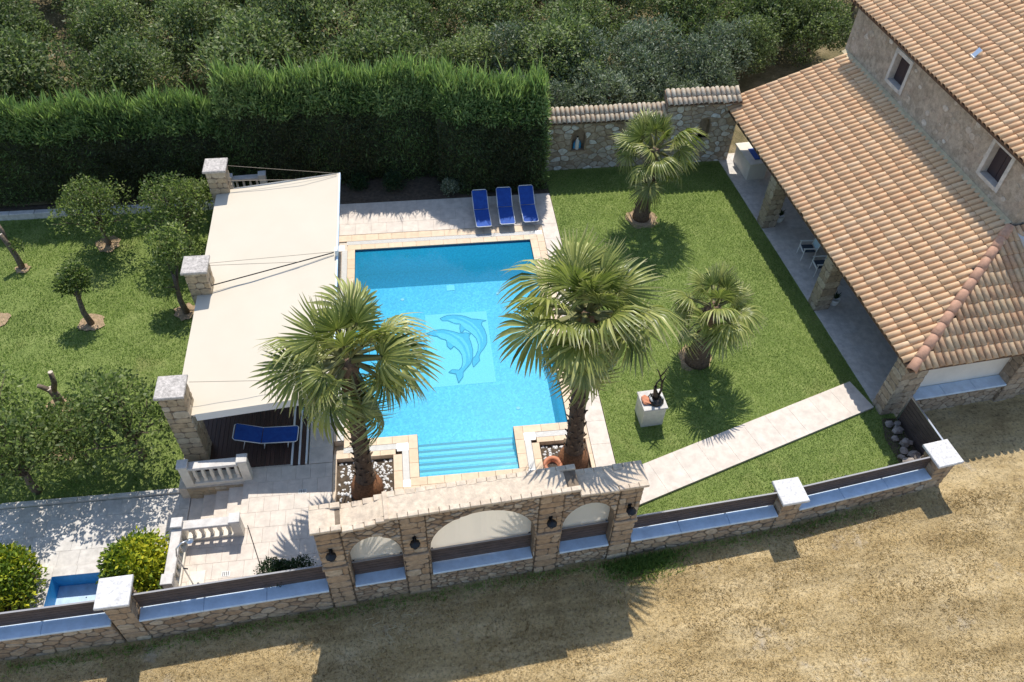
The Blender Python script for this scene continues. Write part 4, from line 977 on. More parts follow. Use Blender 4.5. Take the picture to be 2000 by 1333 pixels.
# upper storey
UW, UZ = RV + .03, 6.72
WIN = [(11.5, 12.68, 4.95, 6.30), (5.12, 6.30, 5.0, 6.44)]
up = MB(); cuts = sorted({RN, 15.9} | {q for w in WIN for q in w[:2]})
for a, c in zip(cuts, cuts[1:]):
    w = next((w for w in WIN if abs(w[0] - a) < .001), None)
    if w: up.box((UW, a, 4.0), (UW + .45, c, w[2]), HF); up.box((UW, a, w[3]), (UW + .45, c, UZ + .1), HF)
    else: up.box((UW, a, 4.0), (UW + .45, c, UZ + .1), HF)
up.box((UW + .46, 15.45, -.3), (UW + 9, 15.9, UZ + 1), HF); up.box((UW + .46, RN, 3.5), (UW + 9, RN + .4, UZ + 1), HF); up.box((RV - .2, 15.62, -.3), (UW + .45, 15.9, 4.0), HF)
uw = up.build('upper_wall', 'house_render', house)
rs = random.Random(5); cells = []
for i in range(110):
    a, z = rs.uniform(4.2, 15.7), rs.uniform(4.6, 6.55)
    if any(w[0] - .25 < a < w[1] + .25 and w[2] - .25 < z < w[3] + .25 for w in WIN): continue
    r_ = rs.uniform(.06, .17); k = 7; cells.append(((a, z), [(a + r_ * rs.uniform(.75, 1.2) * math.cos(6.283 * q / k) * 1.25, z + r_ * rs.uniform(.75, 1.1) * math.sin(6.283 * q / k)) for q in range(k)]))
pieces_mat('proud_stone', [(0, (.38, .30, .22)), (.4, (.52, .44, .35)), (.75, (.48, .38, .29)), (1, (.76, .70, .62))], nscale=8, namt=.4)
stones(uw, cells, lambda a, b_, o: HF(UW - o, a, b_), 'proud_stone', .0, .014, seed=5)
for w in WIN:
    wo = MB().box((UW + .28, w[0], w[2]), (UW + .31, w[1], w[3]), HF).build('window', 'glass_dark', house)
    fw = .13
    for lo, hi in (((UW - .035, w[0] - .02, w[2] - .03), (UW + .24, w[0] + fw, w[3] + .03)), ((UW - .035, w[1] - fw, w[2] - .03), (UW + .24, w[1] + .02, w[3] + .03)), ((UW - .033, w[0] + fw, w[3] - fw), (UW + .24, w[1] - fw, w[3] + .028)), ((UW - .05, w[0] + fw, w[2] - .035), (UW + .26, w[1] - fw, w[2] + .1))):
        MB().box(lo, hi, HF).build('window_surround', 'limestone', wo)
    m_ = (w[0] + w[1]) / 2
    for s_ in (-1, 1):
        MB().box((UW + .24, m_ + (0.01 if s_ > 0 else -(w[1] - w[0]) / 2 + fw), w[2] + .1), (UW + .275, m_ + ((w[1] - w[0]) / 2 - fw if s_ > 0 else -.01), w[3] - fw), HF).build('shutter', 'shutter_dark', wo)
# upper roof
US = .35; ur_v0 = UW - .36; ud = 9.0
ur = MB().add([HF(ur_v0, RN - .4, UZ), HF(ur_v0, 16.2, UZ), HF(ur_v0 + ud, 16.2, UZ + US * ud), HF(ur_v0 + ud, RN - .4, UZ + US * ud)] + [HF(ur_v0, RN - .4, UZ - .1), HF(ur_v0, 16.2, UZ - .1), HF(ur_v0 + ud, 16.2, UZ + US * ud - .1), HF(ur_v0 + ud, RN - .4, UZ + US * ud - .1)], [(0, 3, 2, 1), (4, 5, 6, 7), (0, 1, 5, 4), (1, 2, 6, 5), (0, 4, 7, 3)]).build('upper_roof', 'roof_under', house)
EXP3 = .50; eyu = Vector(HF(1, 0, US)) - Vector(HF(0, 0, 0))
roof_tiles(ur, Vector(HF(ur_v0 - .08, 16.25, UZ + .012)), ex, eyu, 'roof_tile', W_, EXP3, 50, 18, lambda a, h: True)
bird = thing('roof_vent', HF(ur_v0 + 1.5, 9.9, UZ + .55), 'small pale metal vent cowl on the upper roof', 'vent')
c = HF(ur_v0 + 1.5, 9.9, UZ + US * 1.5 + .08)
MB().box((c[0] - .2, c[1] - .13, c[2]), (c[0] + .2, c[1] + .13, c[2] + .06)).build('vent_base', 'grout_white', bird)
MB().add([(c[0] - .16, c[1] - .1, c[2] + .06), (c[0] + .16, c[1] - .1, c[2] + .06), (c[0] + .16, c[1] + .1, c[2] + .06), (c[0] - .16, c[1] + .1, c[2] + .06), (c[0] + .02, c[1] - .12, c[2] + .32), (c[0] + .02, c[1] + .12, c[2] + .32)], [(0, 1, 4), (1, 2, 5, 4), (2, 3, 5), (3, 0, 4, 5)]).build('vent_hood', 'steel', bird)

# ---------------------------------------------------------------- furniture and small things
def lounger(loc, rz, label, back=28):
    t = thing('sun_lounger', loc, label, 'sun lounger', 'blue sun loungers', rz)
    W = PW[t.name]
    def put(mb, nm, mat, **k):
        mb.v = [tuple(W @ Vector(p)) for p in mb.v]; return mb.build(nm, mat, t, **k)
    hw, zs, L1, L2 = .31, .32, 1.12, .88; ca, sa = math.cos(math.radians(back)), math.sin(math.radians(back))
    e = (0, L1 + L2 * ca, zs + L2 * sa)
    for x in (-hw, hw):
        put(MB().tube([(x, .06, zs), (x, L1, zs)], .016, 8), 'side_rail', 'white_paint', smooth=True)
        put(MB().tube([(x, L1, zs), (x, e[1] - .05, e[2] - .03)], .016, 8), 'back_rail', 'white_paint', smooth=True)
    put(MB().tube([(-hw, .06, zs), (-hw + .05, 0, zs), (hw - .05, 0, zs), (hw, .06, zs)], .016, 8), 'foot_bar', 'white_paint', smooth=True)
    put(MB().tube([(-hw, e[1] - .05, e[2] - .03), (-hw + .06, e[1] + .01, e[2]), (hw - .06, e[1] + .01, e[2]), (hw, e[1] - .05, e[2] - .03)], .016, 8), 'head_bar', 'white_paint', smooth=True)
    for y in (.28, L1 - .1):
        put(MB().tube([(-hw, y, zs), (-hw + .01, y + .06, .012), (hw - .01, y + .06, .012), (hw, y, zs)], .014, 8), 'leg', 'white_paint', smooth=True)
    put(MB().tube([(-hw + .03, L1 + .5 * ca, zs + .5 * sa), (-hw + .03, L1 + .62, .012), (hw - .03, L1 + .62, .012), (hw - .03, L1 + .5 * ca, zs + .5 * sa)], .013, 8), 'leg', 'white_paint', smooth=True)
    def sling(y0, z0, y1, z1, sag):
        mb = MB(); k = 8; h = 6; vs = []; fs = []
        for j in range(h + 1):
            for i in range(k + 1):
                u = i / k; v = j / h; s_ = -sag * (1 - (2 * u - 1) ** 2) * (.4 + .6 * math.sin(math.pi * v)); vs.append((-hw + .005 + (2 * hw - .01) * u, y0 + (y1 - y0) * v, z0 + (z1 - z0) * v + s_))
        for j in range(h):
            for i in range(k): a = j * (k + 1) + i; fs.append((a, a + 1, a + k + 2, a + k + 1))
        return mb.add(vs, fs)
    put(sling(.02, zs + .008, L1 - .01, zs + .008, .03), 'seat_sling', 'blue_fabric', smooth=True)
    put(sling(L1 + .012, zs + .014, e[1] - .03, e[2] + .0, .025), 'back_sling', 'blue_fabric', smooth=True)
    return t
lounger((2.62, 25.78, 0), .02, 'blue sun lounger on the pool deck, leftmost of the three'); lounger((3.60, 25.86, 0), -.01, 'blue sun lounger on the pool deck, middle of the three'); lounger((4.58, 25.92, 0), .01, 'blue sun lounger on the pool deck, nearest the lawn')
lounger((-4.35, 16.1, 0), math.radians(88), 'blue sun lounger in the shade under the canopy', 20)

def chair(loc, rz, label):
    t = thing('garden_chair', loc, label, 'chair', 'white chairs on the veranda', rz); W = PW[t.name]
    def put(mb, nm, mat): mb.v = [tuple(W @ Vector(p)) for p in mb.v]; return mb.build(nm, mat, t)
    for x in (-.25, .25):
        put(MB().tube([(x, -.26, 0), (x, -.24, .62)], .017, 6), 'leg', 'white_paint'); put(MB().tube([(x, .28, 0), (x, .24, .45), (x, .34, .95)], .017, 6), 'leg', 'white_paint')
        put(MB().box((x - .025, -.3, .62), (x + .025, .28, .645)), 'armrest', 'white_paint')
    put(MB().bbox((-.23, -.24, .42), (.23, .24, .45), .008), 'seat', 'seat_sling'); put(MB().box((-.25, -.27, .41), (.25, -.235, .455)), 'seat_rail', 'white_paint')
    put(MB().add([(-.24, .25, .5), (.24, .25, .5), (.24, .34, .95), (-.24, .34, .95), (-.24, .27, .5), (.24, .27, .5), (.24, .36, .95), (-.24, .36, .95)], [(0, 1, 2, 3), (7, 6, 5, 4), (0, 3, 7, 4), (1, 5, 6, 2), (3, 2, 6, 7)]), 'backrest', 'pale_blue')
chair((15.42, 23.15, 0), math.radians(-94), 'white framed chair on the veranda, farther one'); chair((15.6, 22.2, 0), math.radians(-92), 'white framed chair on the veranda, next to the middle pillar')
def potted(loc, lab):
    t = thing('potted_plant', loc, lab, 'plant', 'white pots behind the veranda pillars')
    MB().lathe([(.12, 0), (.17, .1), (.19, .27), (.2, .3), (.16, .3), (.15, .26)], 14, loc).build('pot', 'white_paint', t, smooth=True)
    r = np.random.default_rng(3); mb = MB()
    for k in range(26):
        a, l, u = r.uniform(0, 6.28), r.uniform(.18, .42), r.uniform(.25, .9); d = Vector((math.cos(a) * u, math.sin(a) * u, 1)).normalized(); s_ = d.cross(Vector((0, 0, 1))).normalized() * .03; b0 = Vector(loc) + Vector((0, 0, .27))
        mb.add([b0, b0 + d * l * .5 + s_, b0 + d * l, b0 + d * l * .5 - s_], [(0, 1, 2, 3)], r.random())
    mb.build('leaves', 'box_leaf', t)
potted((15.1, 25.42, 0), 'white potted plant behind the far veranda pillar'); potted((15.52, 20.42, 0), 'white potted plant behind the middle veranda pillar')
ct = thing('outdoor_counter', (15.0, 28.9, 0), 'pale plastered outdoor counter at the far end of the veranda', 'counter')
MB().box((.75, 13.35, 0), (1.6, 14.9, .82), HF).build('counter_body', 'plaster', ct); MB().bbox((.68, 13.28, .82), (1.66, 14.95, .9), .012, HF).build('counter_top', 'white_stone', ct)
MB().bbox((1.05, 13.6, .9), (1.5, 14.4, .94), .01, HF).build('cover', 'blue_fabric', ct)

# statue on plinth
pl = thing('plinth', (7.16, 15.83, -.03), 'pale square stone plinth on the lawn under the bronze sculpture', 'plinth')
PFz = .92; rp = Matrix.Translation((7.18, 15.86, 0)) @ Matrix.Rotation(math.radians(4), 4, 'Z')
def prot(mb): mb.v = [tuple(rp @ Vector(p)) for p in mb.v]; return mb
prot(MB().box((-.37, -.37, -.1), (.37, .37, .86))).build('plinth_body', 'white_stone', pl); prot(MB().bbox((-.41, -.41, .86), (.41, .41, .92), .012)).build('plinth_cap', 'limestone', pl)
sc = thing('bronze_sculpture', (7.24, 15.86, .92), 'dark bronze branching figure sculpture standing on the plinth', 'sculpture')
c = (7.26, 15.82, .92)
MB().lathe([(.27, 0), (.28, .05), (.22, .11), (.12, .15)], 12, c).build('base', 'bronze', sc, smooth=True)
for a0, rr in ((-.4, .2), (2.3, .19)):
    mb = MB(); pts = [(c[0] + rr * math.cos(a0 + q * .35), c[1] + rr * math.sin(a0 + q * .35) * .8 - .02, c[2] + .15 + .03 * math.sin(q)) for q in range(6)]
    mb.tube(pts, [.012, .035, .045, .045, .03, .01], 7).build('shell', 'grout_white', sc, smooth=True)
for pts, rads in (([(0, 0, .1), (-.03, .03, .32), (-.09, .04, .56), (-.08, .05, .66)], [.11, .085, .05, .06]), ([(.06, .02, .12), (.14, .06, .45), (.12, .1, .8), (.2, .12, 1.08)], [.05, .04, .032, .018]), ([(-.08, .05, .62), (-.07, .07, .82), (.02, .1, .96), (.13, .1, .86)], [.05, .03, .028, .02]),
                  ([(.12, .1, .8), (.03, .14, 1.05), (-.06, .16, 1.3), (-.14, .16, 1.42)], [.03, .028, .022, .01]), ([(.03, .14, 1.05), (.16, .16, 1.28), (.24, .15, 1.5)], [.026, .02, .01]), ([(-.06, .02, .1), (-.16, .02, .2), (-.2, .06, .34)], [.05, .03, .012])):
    MB().tube([(c[0] + p[0], c[1] + p[1], c[2] + p[2]) for p in pts], rads, 8).build('limb', 'bronze', sc, smooth=True)
def lump(name, loc, size, mat, parent=None, seed=0):
    r = random.Random(seed); vs = []; fs = []; n1, n2 = 5, 8
    for j in range(n1 + 1):
        th = math.pi * (.04 + .92 * j / n1)
        for i in range(n2):
            a = 2 * math.pi * i / n2; k = r.uniform(.62, 1.3); vs.append((loc[0] + size[0] * k * math.sin(th) * math.cos(a), loc[1] + size[1] * k * math.sin(th) * math.sin(a), loc[2] + size[2] * (.5 + .5 * math.cos(th) * r.uniform(.9, 1.1))))
    for j in range(n1):
        for i in range(n2): fs.append((j * n2 + i, (j + 1) * n2 + i, (j + 1) * n2 + (i + 1) % n2, j * n2 + (i + 1) % n2))
    fs += [tuple(range(n2)), tuple(n1 * n2 + i for i in range(n2 - 1, -1, -1))]
    return MB().add(vs, fs).build(name, mat, parent)
tag(lump('stone_lump', (6.94, 15.80, .92), (.15, .2, .12), 'terracotta', None, 4), 'reddish stone lying on the plinth beside the sculpture', 'stone')
pt = thing('terracotta_pot', (3.66, 14.22, -.2), 'empty terracotta pot in the pebble bed beside the right pool palm', 'pot')
MB().lathe([(.15, 0), (.24, .12), (.26, .26), (.30, .30), (.31, .36), (.24, .37), (.19, .33), (.17, .2)], 20, (3.66, 14.22, -.2)).build('pot_body', 'terracotta', pt, smooth=True)
MB().lathe([(.18, .18), (.17, .2)], 16, (3.66, 14.22, -.2)).build('pot_soil', 'rock', pt)

# side gate between veranda corner and fence corner
gA, gB = (15.64, 14.95), (15.86, 13.0); GFr, GL = frame2(gB, gA)
sg = thing('side_gate', GFr(GL / 2, 0, -.2), 'dark slatted side gate between the veranda corner and the fence', 'gate')
for i in range(8): MB().box((.06, -.02, -.2 + i * .172), (GL - .06, .015, -.2 + i * .172 + .15), GFr).build('slat', 'slat_wood', sg)
for s_ in (0, GL - .06): MB().box((s_, -.03, -.32), (s_ + .06, .03, 1.2), GFr).build('gate_post', 'steel', sg)
MB().box((.06, -.03, 1.18), (GL - .06, .03, 1.21), GFr).build('top_rail', 'steel', sg)
poly_sheet('rock_bed', [(14.95, 12.75), (15.78, 12.9), (15.6, 14.95), (15.1, 15.0), (14.85, 14.2)], -.022, 'dark_soil')['kind'] = 'structure'
for k, (x, y, s_) in enumerate(((15.2, 14.7, .16), (15.35, 14.4, .2), (15.15, 14.1, .14), (15.4, 13.9, .22), (15.2, 13.6, .17), (15.45, 13.4, .2), (15.2, 13.15, .22), (15.5, 14.7, .13), (15.05, 13.4, .12), (15.6, 13.2, .18))):
    tag(lump('rock', (x, y, -.03), (s_, s_ * .85, s_ * 1.1), 'rock', None, 30 + k), ['rock touching the veranda corner pillar in the gate bed', 'second rock from the veranda corner along the lawn edge of the gate bed', 'small rock third from the veranda corner, beside the lawn', 'large rock halfway along the side gate', 'rock in the middle of the lawn edge of the gate bed', 'large rock near the gate post by the fence corner', 'largest rock, at the fence end of the gate bed', 'small rock against the gate near the veranda corner', 'smallest rock, at the lawn edge of the gate bed', 'rock tight against the fence end of the side gate'][k], 'rock', 'rocks by the side gate')
pf = tag(MB().bbox((15.35, 12.85, -.02), (15.75, 13.35, .05), .02).build('paving_offcut', 'paving'), 'pale stone offcut lying by the fence corner', 'stone')

# ---------------------------------------------------------------- vegetation builders
def unit(v): return v / np.maximum(np.linalg.norm(v, axis=1, keepdims=True), 1e-9)
def leaf_cloud(P, D, Ls, Ws, r, var, fold=.15):
    """diamond leaves at P pointing along D"""
    n_ = len(P); D = unit(D); S = unit(np.cross(D, r.normal(size=(n_, 3)))); N = np.cross(D, S); Ls = Ls[:, None]; Ws = Ws[:, None]
    V = np.stack([P, P + D * Ls * .5 + S * Ws * .5 + N * Ws * fold, P + D * Ls, P + D * Ls * .5 - S * Ws * .5 + N * Ws * fold], 1).reshape(-1, 3)
    return V, np.arange(4 * n_).reshape(-1, 4), np.repeat(var, 4)
def blob_crown(seed, blobs, count, L, W, up=.25, shell=.72):
    r = np.random.default_rng(seed); B = np.array(blobs); w = B[:, 3] ** 2; k = r.choice(len(B), count, p=w / w.sum())
    d = r.normal(size=(count, 3)); d[:, 2] += up; d = unit(d); rad = B[k, 3] * (shell + (1.12 - shell) * r.random(count) ** .6)
    # lumpy surface
    rad *= 1 + .18 * np.sin(d[:, 0] * 7 + k) * np.sin(d[:, 1] * 6 + 2 * k) + .12 * np.sin(d[:, 2] * 11 + k)
    P = B[k, :3] + d * rad[:, None]
    D = d * .7 + r.normal(size=(count, 3)) * .75 + (0, 0, .15)
    var = np.clip(.48 + .26 * r.normal(size=count) + .3 * (r.random(len(B))[k] - .5), 0, 1)
    return leaf_cloud(P, D, L * r.uniform(.6, 1.25, count), W * r.uniform(.7, 1.2, count), r, var)
def make_blobs(seed, R, H, nb, z0, squash=.8):
    r = random.Random(seed); bl = []
    for i in range(nb):
        a = i * 2.4 + r.uniform(-.4, .4); u = math.sqrt((i + .5) / nb); rr = R * .74 * u * r.uniform(.7, 1.25); zz = z0 + H * (.35 + .5 * (1 - u * u)) * r.uniform(.6, 1.18)
        bl.append((rr * math.cos(a), rr * math.sin(a), zz, R * r.uniform(.24, .43)))
    return bl
def limbs(seed, blobs, base_h, r0, lean=(0, 0)):
    r = random.Random(seed); mb = MB(); top = Vector((lean[0], lean[1], base_h))
    mb.tube([(0, 0, -.1), (lean[0] * .3 + r.uniform(-.05, .05), lean[1] * .3, base_h * .4), (lean[0] * .8, lean[1] * .8 + r.uniform(-.05, .05), base_h * .8), top], [r0 * 1.25, r0, r0 * .85, r0 * .8], 9)
    for b_ in blobs:
        e = Vector(b_[:3]); m1 = top.lerp(e, .45) + Vector((r.uniform(-.15, .15), r.uniform(-.15, .15), r.uniform(-.05, .25)))
        mb.tube([top - Vector((0, 0, .1)), m1, e], [r0 * .5, r0 * .3, r0 * .1], 6)
        for q in range(3):
            f = e + Vector((r.gauss(0, 1), r.gauss(0, 1), r.uniform(0, 1))).normalized() * b_[3] * .85; mb.tube([m1.lerp(e, .5), f], [r0 * .16, r0 * .04], 5)
    return mb
def tree_kind(key, seed, R, H, nb, z0, leaves, L, W, mat, r0=.12, lean=(0, 0), up=.25, shell=.72):
    def make():
        bl = make_blobs(seed, R, H, nb, z0)
        V, F_, A = blob_crown(seed, bl, leaves, L, W, up, shell)
        crown = fast_mesh('crown', V, F_, [MATS[mat]], {'var': A}); trunk = mesh_of(limbs(seed, bl, z0 * .9, r0, lean), 'trunk', 'bark', True); return crown, trunk
    return cached(('tree', key), make)
def plant_tree(kind, loc, label, group, rz=0, sc=1.0, name='tree', cat='tree'):
    t = thing(name, loc, label, cat, group, rz, sc)
    link('trunk', kind[1], t, PW[t.name]); link('crown', kind[0], t, PW[t.name]); return t

# fan palms
def frond_mesh(seed, Lp, R, droop, split=.52, nseg=40, span=150, dead=0.0):
    r = random.Random(seed); V = []; F_ = []; A = []; T = []; M_ = []
    # petiole: flattened tapering stalk
    k = 6
    for j in range(k + 1):
        t = j / k; x = Lp * t; z = -.10 * Lp * t * t; w = .045 * (1 - .6 * t) + .008
        V += [(x, -w, z + .012), (x, 0, z - .02), (x, w, z + .012)]; A += [.3] * 3; T += [0] * 3
    for j in range(k):
        for q in range(2): F_.append((j * 3 + q, j * 3 + q + 1, j * 3 + q + 4, j * 3 + q + 3)); M_.append(1)
        F_.append((j * 3 + 2, j * 3, j * 3 + 3, j * 3 + 5)); M_.append(1)
    hub = np.array([Lp, 0, -.10 * Lp])
    for s in range(nseg):
        a = math.radians(-span + 2 * span * (s + .5) / nseg); da = math.radians(2 * span / nseg) * .5
        rl = R * (.70 + .30 * math.cos(a * .62)) * r.uniform(.9, 1.05); dr = droop * r.uniform(.6, 1.5); tw = r.uniform(-.06, .06); vv = min(1, max(0, r.gauss(.5, .26)))
        ts = [.03, .28, split, .74, .9, 1.0]; o = len(V)
        for t in ts:
            half = rl * t * math.tan(da) * (1 if t < .2 else .95) if t <= split else rl * split * math.tan(da) * max(.02, (1 - t) / (1 - split)) ** .75
            ca, sa = math.cos(a + tw * t), math.sin(a + tw * t); rr = rl * t
            zz = -dr * rl * max(0, t - .25) ** 2.1 + .09 * rl * math.sin(math.pi * min(1, t * 1.3)) * (1 if abs(a) < 2 else .4) - .10 * rl * (a / 2.6) ** 2 * t
            sh_ = 1 - .35 * dr * max(0, t - .4) ** 2
            cx, cy = rr * ca * sh_, rr * sa * sh_; nx, ny = -sa, ca
            for q, lift in ((-1, .0), (0, -.62), (1, .0)): V.append((hub[0] + cx + nx * half * q, hub[1] + cy + ny * half * q, hub[2] + zz + lift * half)); A.append(vv); T.append(max(t, .0) if not dead else max(t, dead))
        for j in range(len(ts) - 1):
            for q in range(2): F_.append((o + j * 3 + q, o + j * 3 + q + 1, o + j * 3 + q + 4, o + j * 3 + q + 3)); M_.append(0)
    me = fast_mesh('frond', np.array(V), np.array(F_), [MATS['palm_leaf'], MATS['palm_stalk']], {'var': A, 'tip': T}); me.polygons.foreach_set('material_index', np.array(M_, np.int32)); return me
FROND = {}
def palm(base, top, label, crown_r, n_fr, trunk_r, seed, low=-62, big=True):
    r = random.Random(seed); base, top = Vector(base), Vector(top); Hh = (top - base).length
    t = thing('fan_palm', base, label, 'palm tree', 'fan palms')
    ax = lambda u: base.lerp(top, u) + Vector((0, 0, 0))
    prof = [(0, 1.75), (.04, 1.7), (.10, 1.35), (.16, 1.12), (.3, 1.0), (.6, .95), (.85, 1.05), (.95, 1.1), (1, .8)] if big else [(0, 1.55), (.08, 1.45), (.25, 1.2), (.5, 1.05), (.85, 1.1), (1, .8)]
    MB().tube([ax(u) for u, _ in prof], [trunk_r * k for _, k in prof], 16).build('trunk', 'palm_bark', t, smooth=True)
    if big: MB().tube([ax(0) - Vector((0, 0, .05)), ax(.05), ax(.115)], [trunk_r * 2.1, trunk_r * 2.0, trunk_r * 1.4], 18).build('root_boss', 'palm_root', t, smooth=True)
    bt_ = MB(); u = .12 if big else .03; i = 0
    while u < .97:
        a = i * 2.39996; rad = trunk_r * np.interp(u, [p[0] for p in prof], [p[1] for p in prof]) * .96; c = ax(u)
        d = Vector((math.cos(a), math.sin(a), 0)); s_ = Vector((-d.y, d.x, 0)); w = .075 * r.uniform(.7, 1.3); l = .16 * r.uniform(.7, 1.4); o_ = .05 + .05 * r.random()
        b0 = c + d * rad * .92; tip = c + d * (rad + o_) + Vector((0, 0, l))
        bt_.add([b0 - s_ * w, b0 + s_ * w, tip + s_ * w * .4, tip - s_ * w * .4, b0 + d * .03 + Vector((0, 0, .02)), tip + d * .012], [(0, 4, 5, 3), (4, 1, 2, 5), (0, 3, 2, 1), (3, 5, 2)], r.random())
        u += .047 / Hh; i += 1
    bt_.build('leaf_bases', 'boot_fibre', t, kind='stuff')
    for i in range(n_fr):
        f = i / (n_fr - 1); el = math.radians(82 - (82 - low) * f ** .95) + r.gauss(0, .15); a = i * 2.39996 + r.gauss(0, .3)
        kind = ('y', 0) if f < .22 else (('o', i % 3) if f > .72 else ('m', i % 3))
        if kind not in FROND:
            q = kind[1]
            FROND[kind] = frond_mesh(10 + q, .40, .58, .14, .56, span=115, nseg=34) if kind[0] == 'y' else (frond_mesh(20 + q, .46, .56, .55 + .25 * q, .55, nseg=36, span=145) if kind[0] == 'm' else frond_mesh(30 + q, .58, .50, .7 + .3 * q, .48, nseg=34, span=135, dead=.78 if q == 2 else 0))
        sc_ = crown_r * (.72 + .28 * min(1, f * 2.5)) * r.uniform(.72, 1.12)
        p = top + Vector((math.cos(a), math.sin(a), 0)) * trunk_r * .6 + Vector((0, 0, .22 - .55 * f))
        Rm = Matrix.Rotation(a, 4, 'Z') @ Matrix.Rotation(-el, 4, 'Y') @ Matrix.Rotation(r.gauss(0, .5), 4, 'X')
        link('frond', FROND[kind], t, Matrix.Translation(p) @ Rm @ Matrix.Scale(sc_, 4))
    return t
pieces_mat('boot_fibre', [(0, (.13, .085, .055)), (.5, (.27, .19, .125)), (1, (.42, .33, .24))], rough=.95, nscale=20, namt=.4)
pL = ray_y(678, 700, 14.55); pR = ray_y(1146, 610, 14.95)
palm((-2.2, 14.08, -.22), pL, 'tall fan palm in the left pebble bed, overlapping the canopy', 2.45, 30, .245, 3, low=-76)
palm((4.36, 14.42, -.22), pR, 'tallest fan palm in the right pebble bed, in front of the pool', 2.5, 31, .245, 15, low=-72)
palm((9.31, 26.2, -.03), (9.42, 26.3, 3.3), 'medium fan palm on the far lawn in front of the garden wall', 1.9, 24, .235, 8, low=-64, big=False)
palm((9.51, 18.15, -.03), (9.58, 18.2, 2.7), 'shortest fan palm in the middle of the lawn', 1.7, 23, .29, 21, low=-50, big=False)
def soil_patch(x, y, r0, z, lab):
    rr = random.Random(int(x * 97 + y)); pts = [(x + r0 * rr.uniform(.75, 1.2) * math.cos(6.283 * k / 18), y + r0 * rr.uniform(.75, 1.2) * math.sin(6.283 * k / 18)) for k in range(18)]
    o = poly_sheet('soil_patch', pts, z, 'soil'); o['kind'] = 'structure'
soil_patch(9.35, 26.15, .68, -.022, ''); soil_patch(9.4, 18.25, .6, -.022, '')

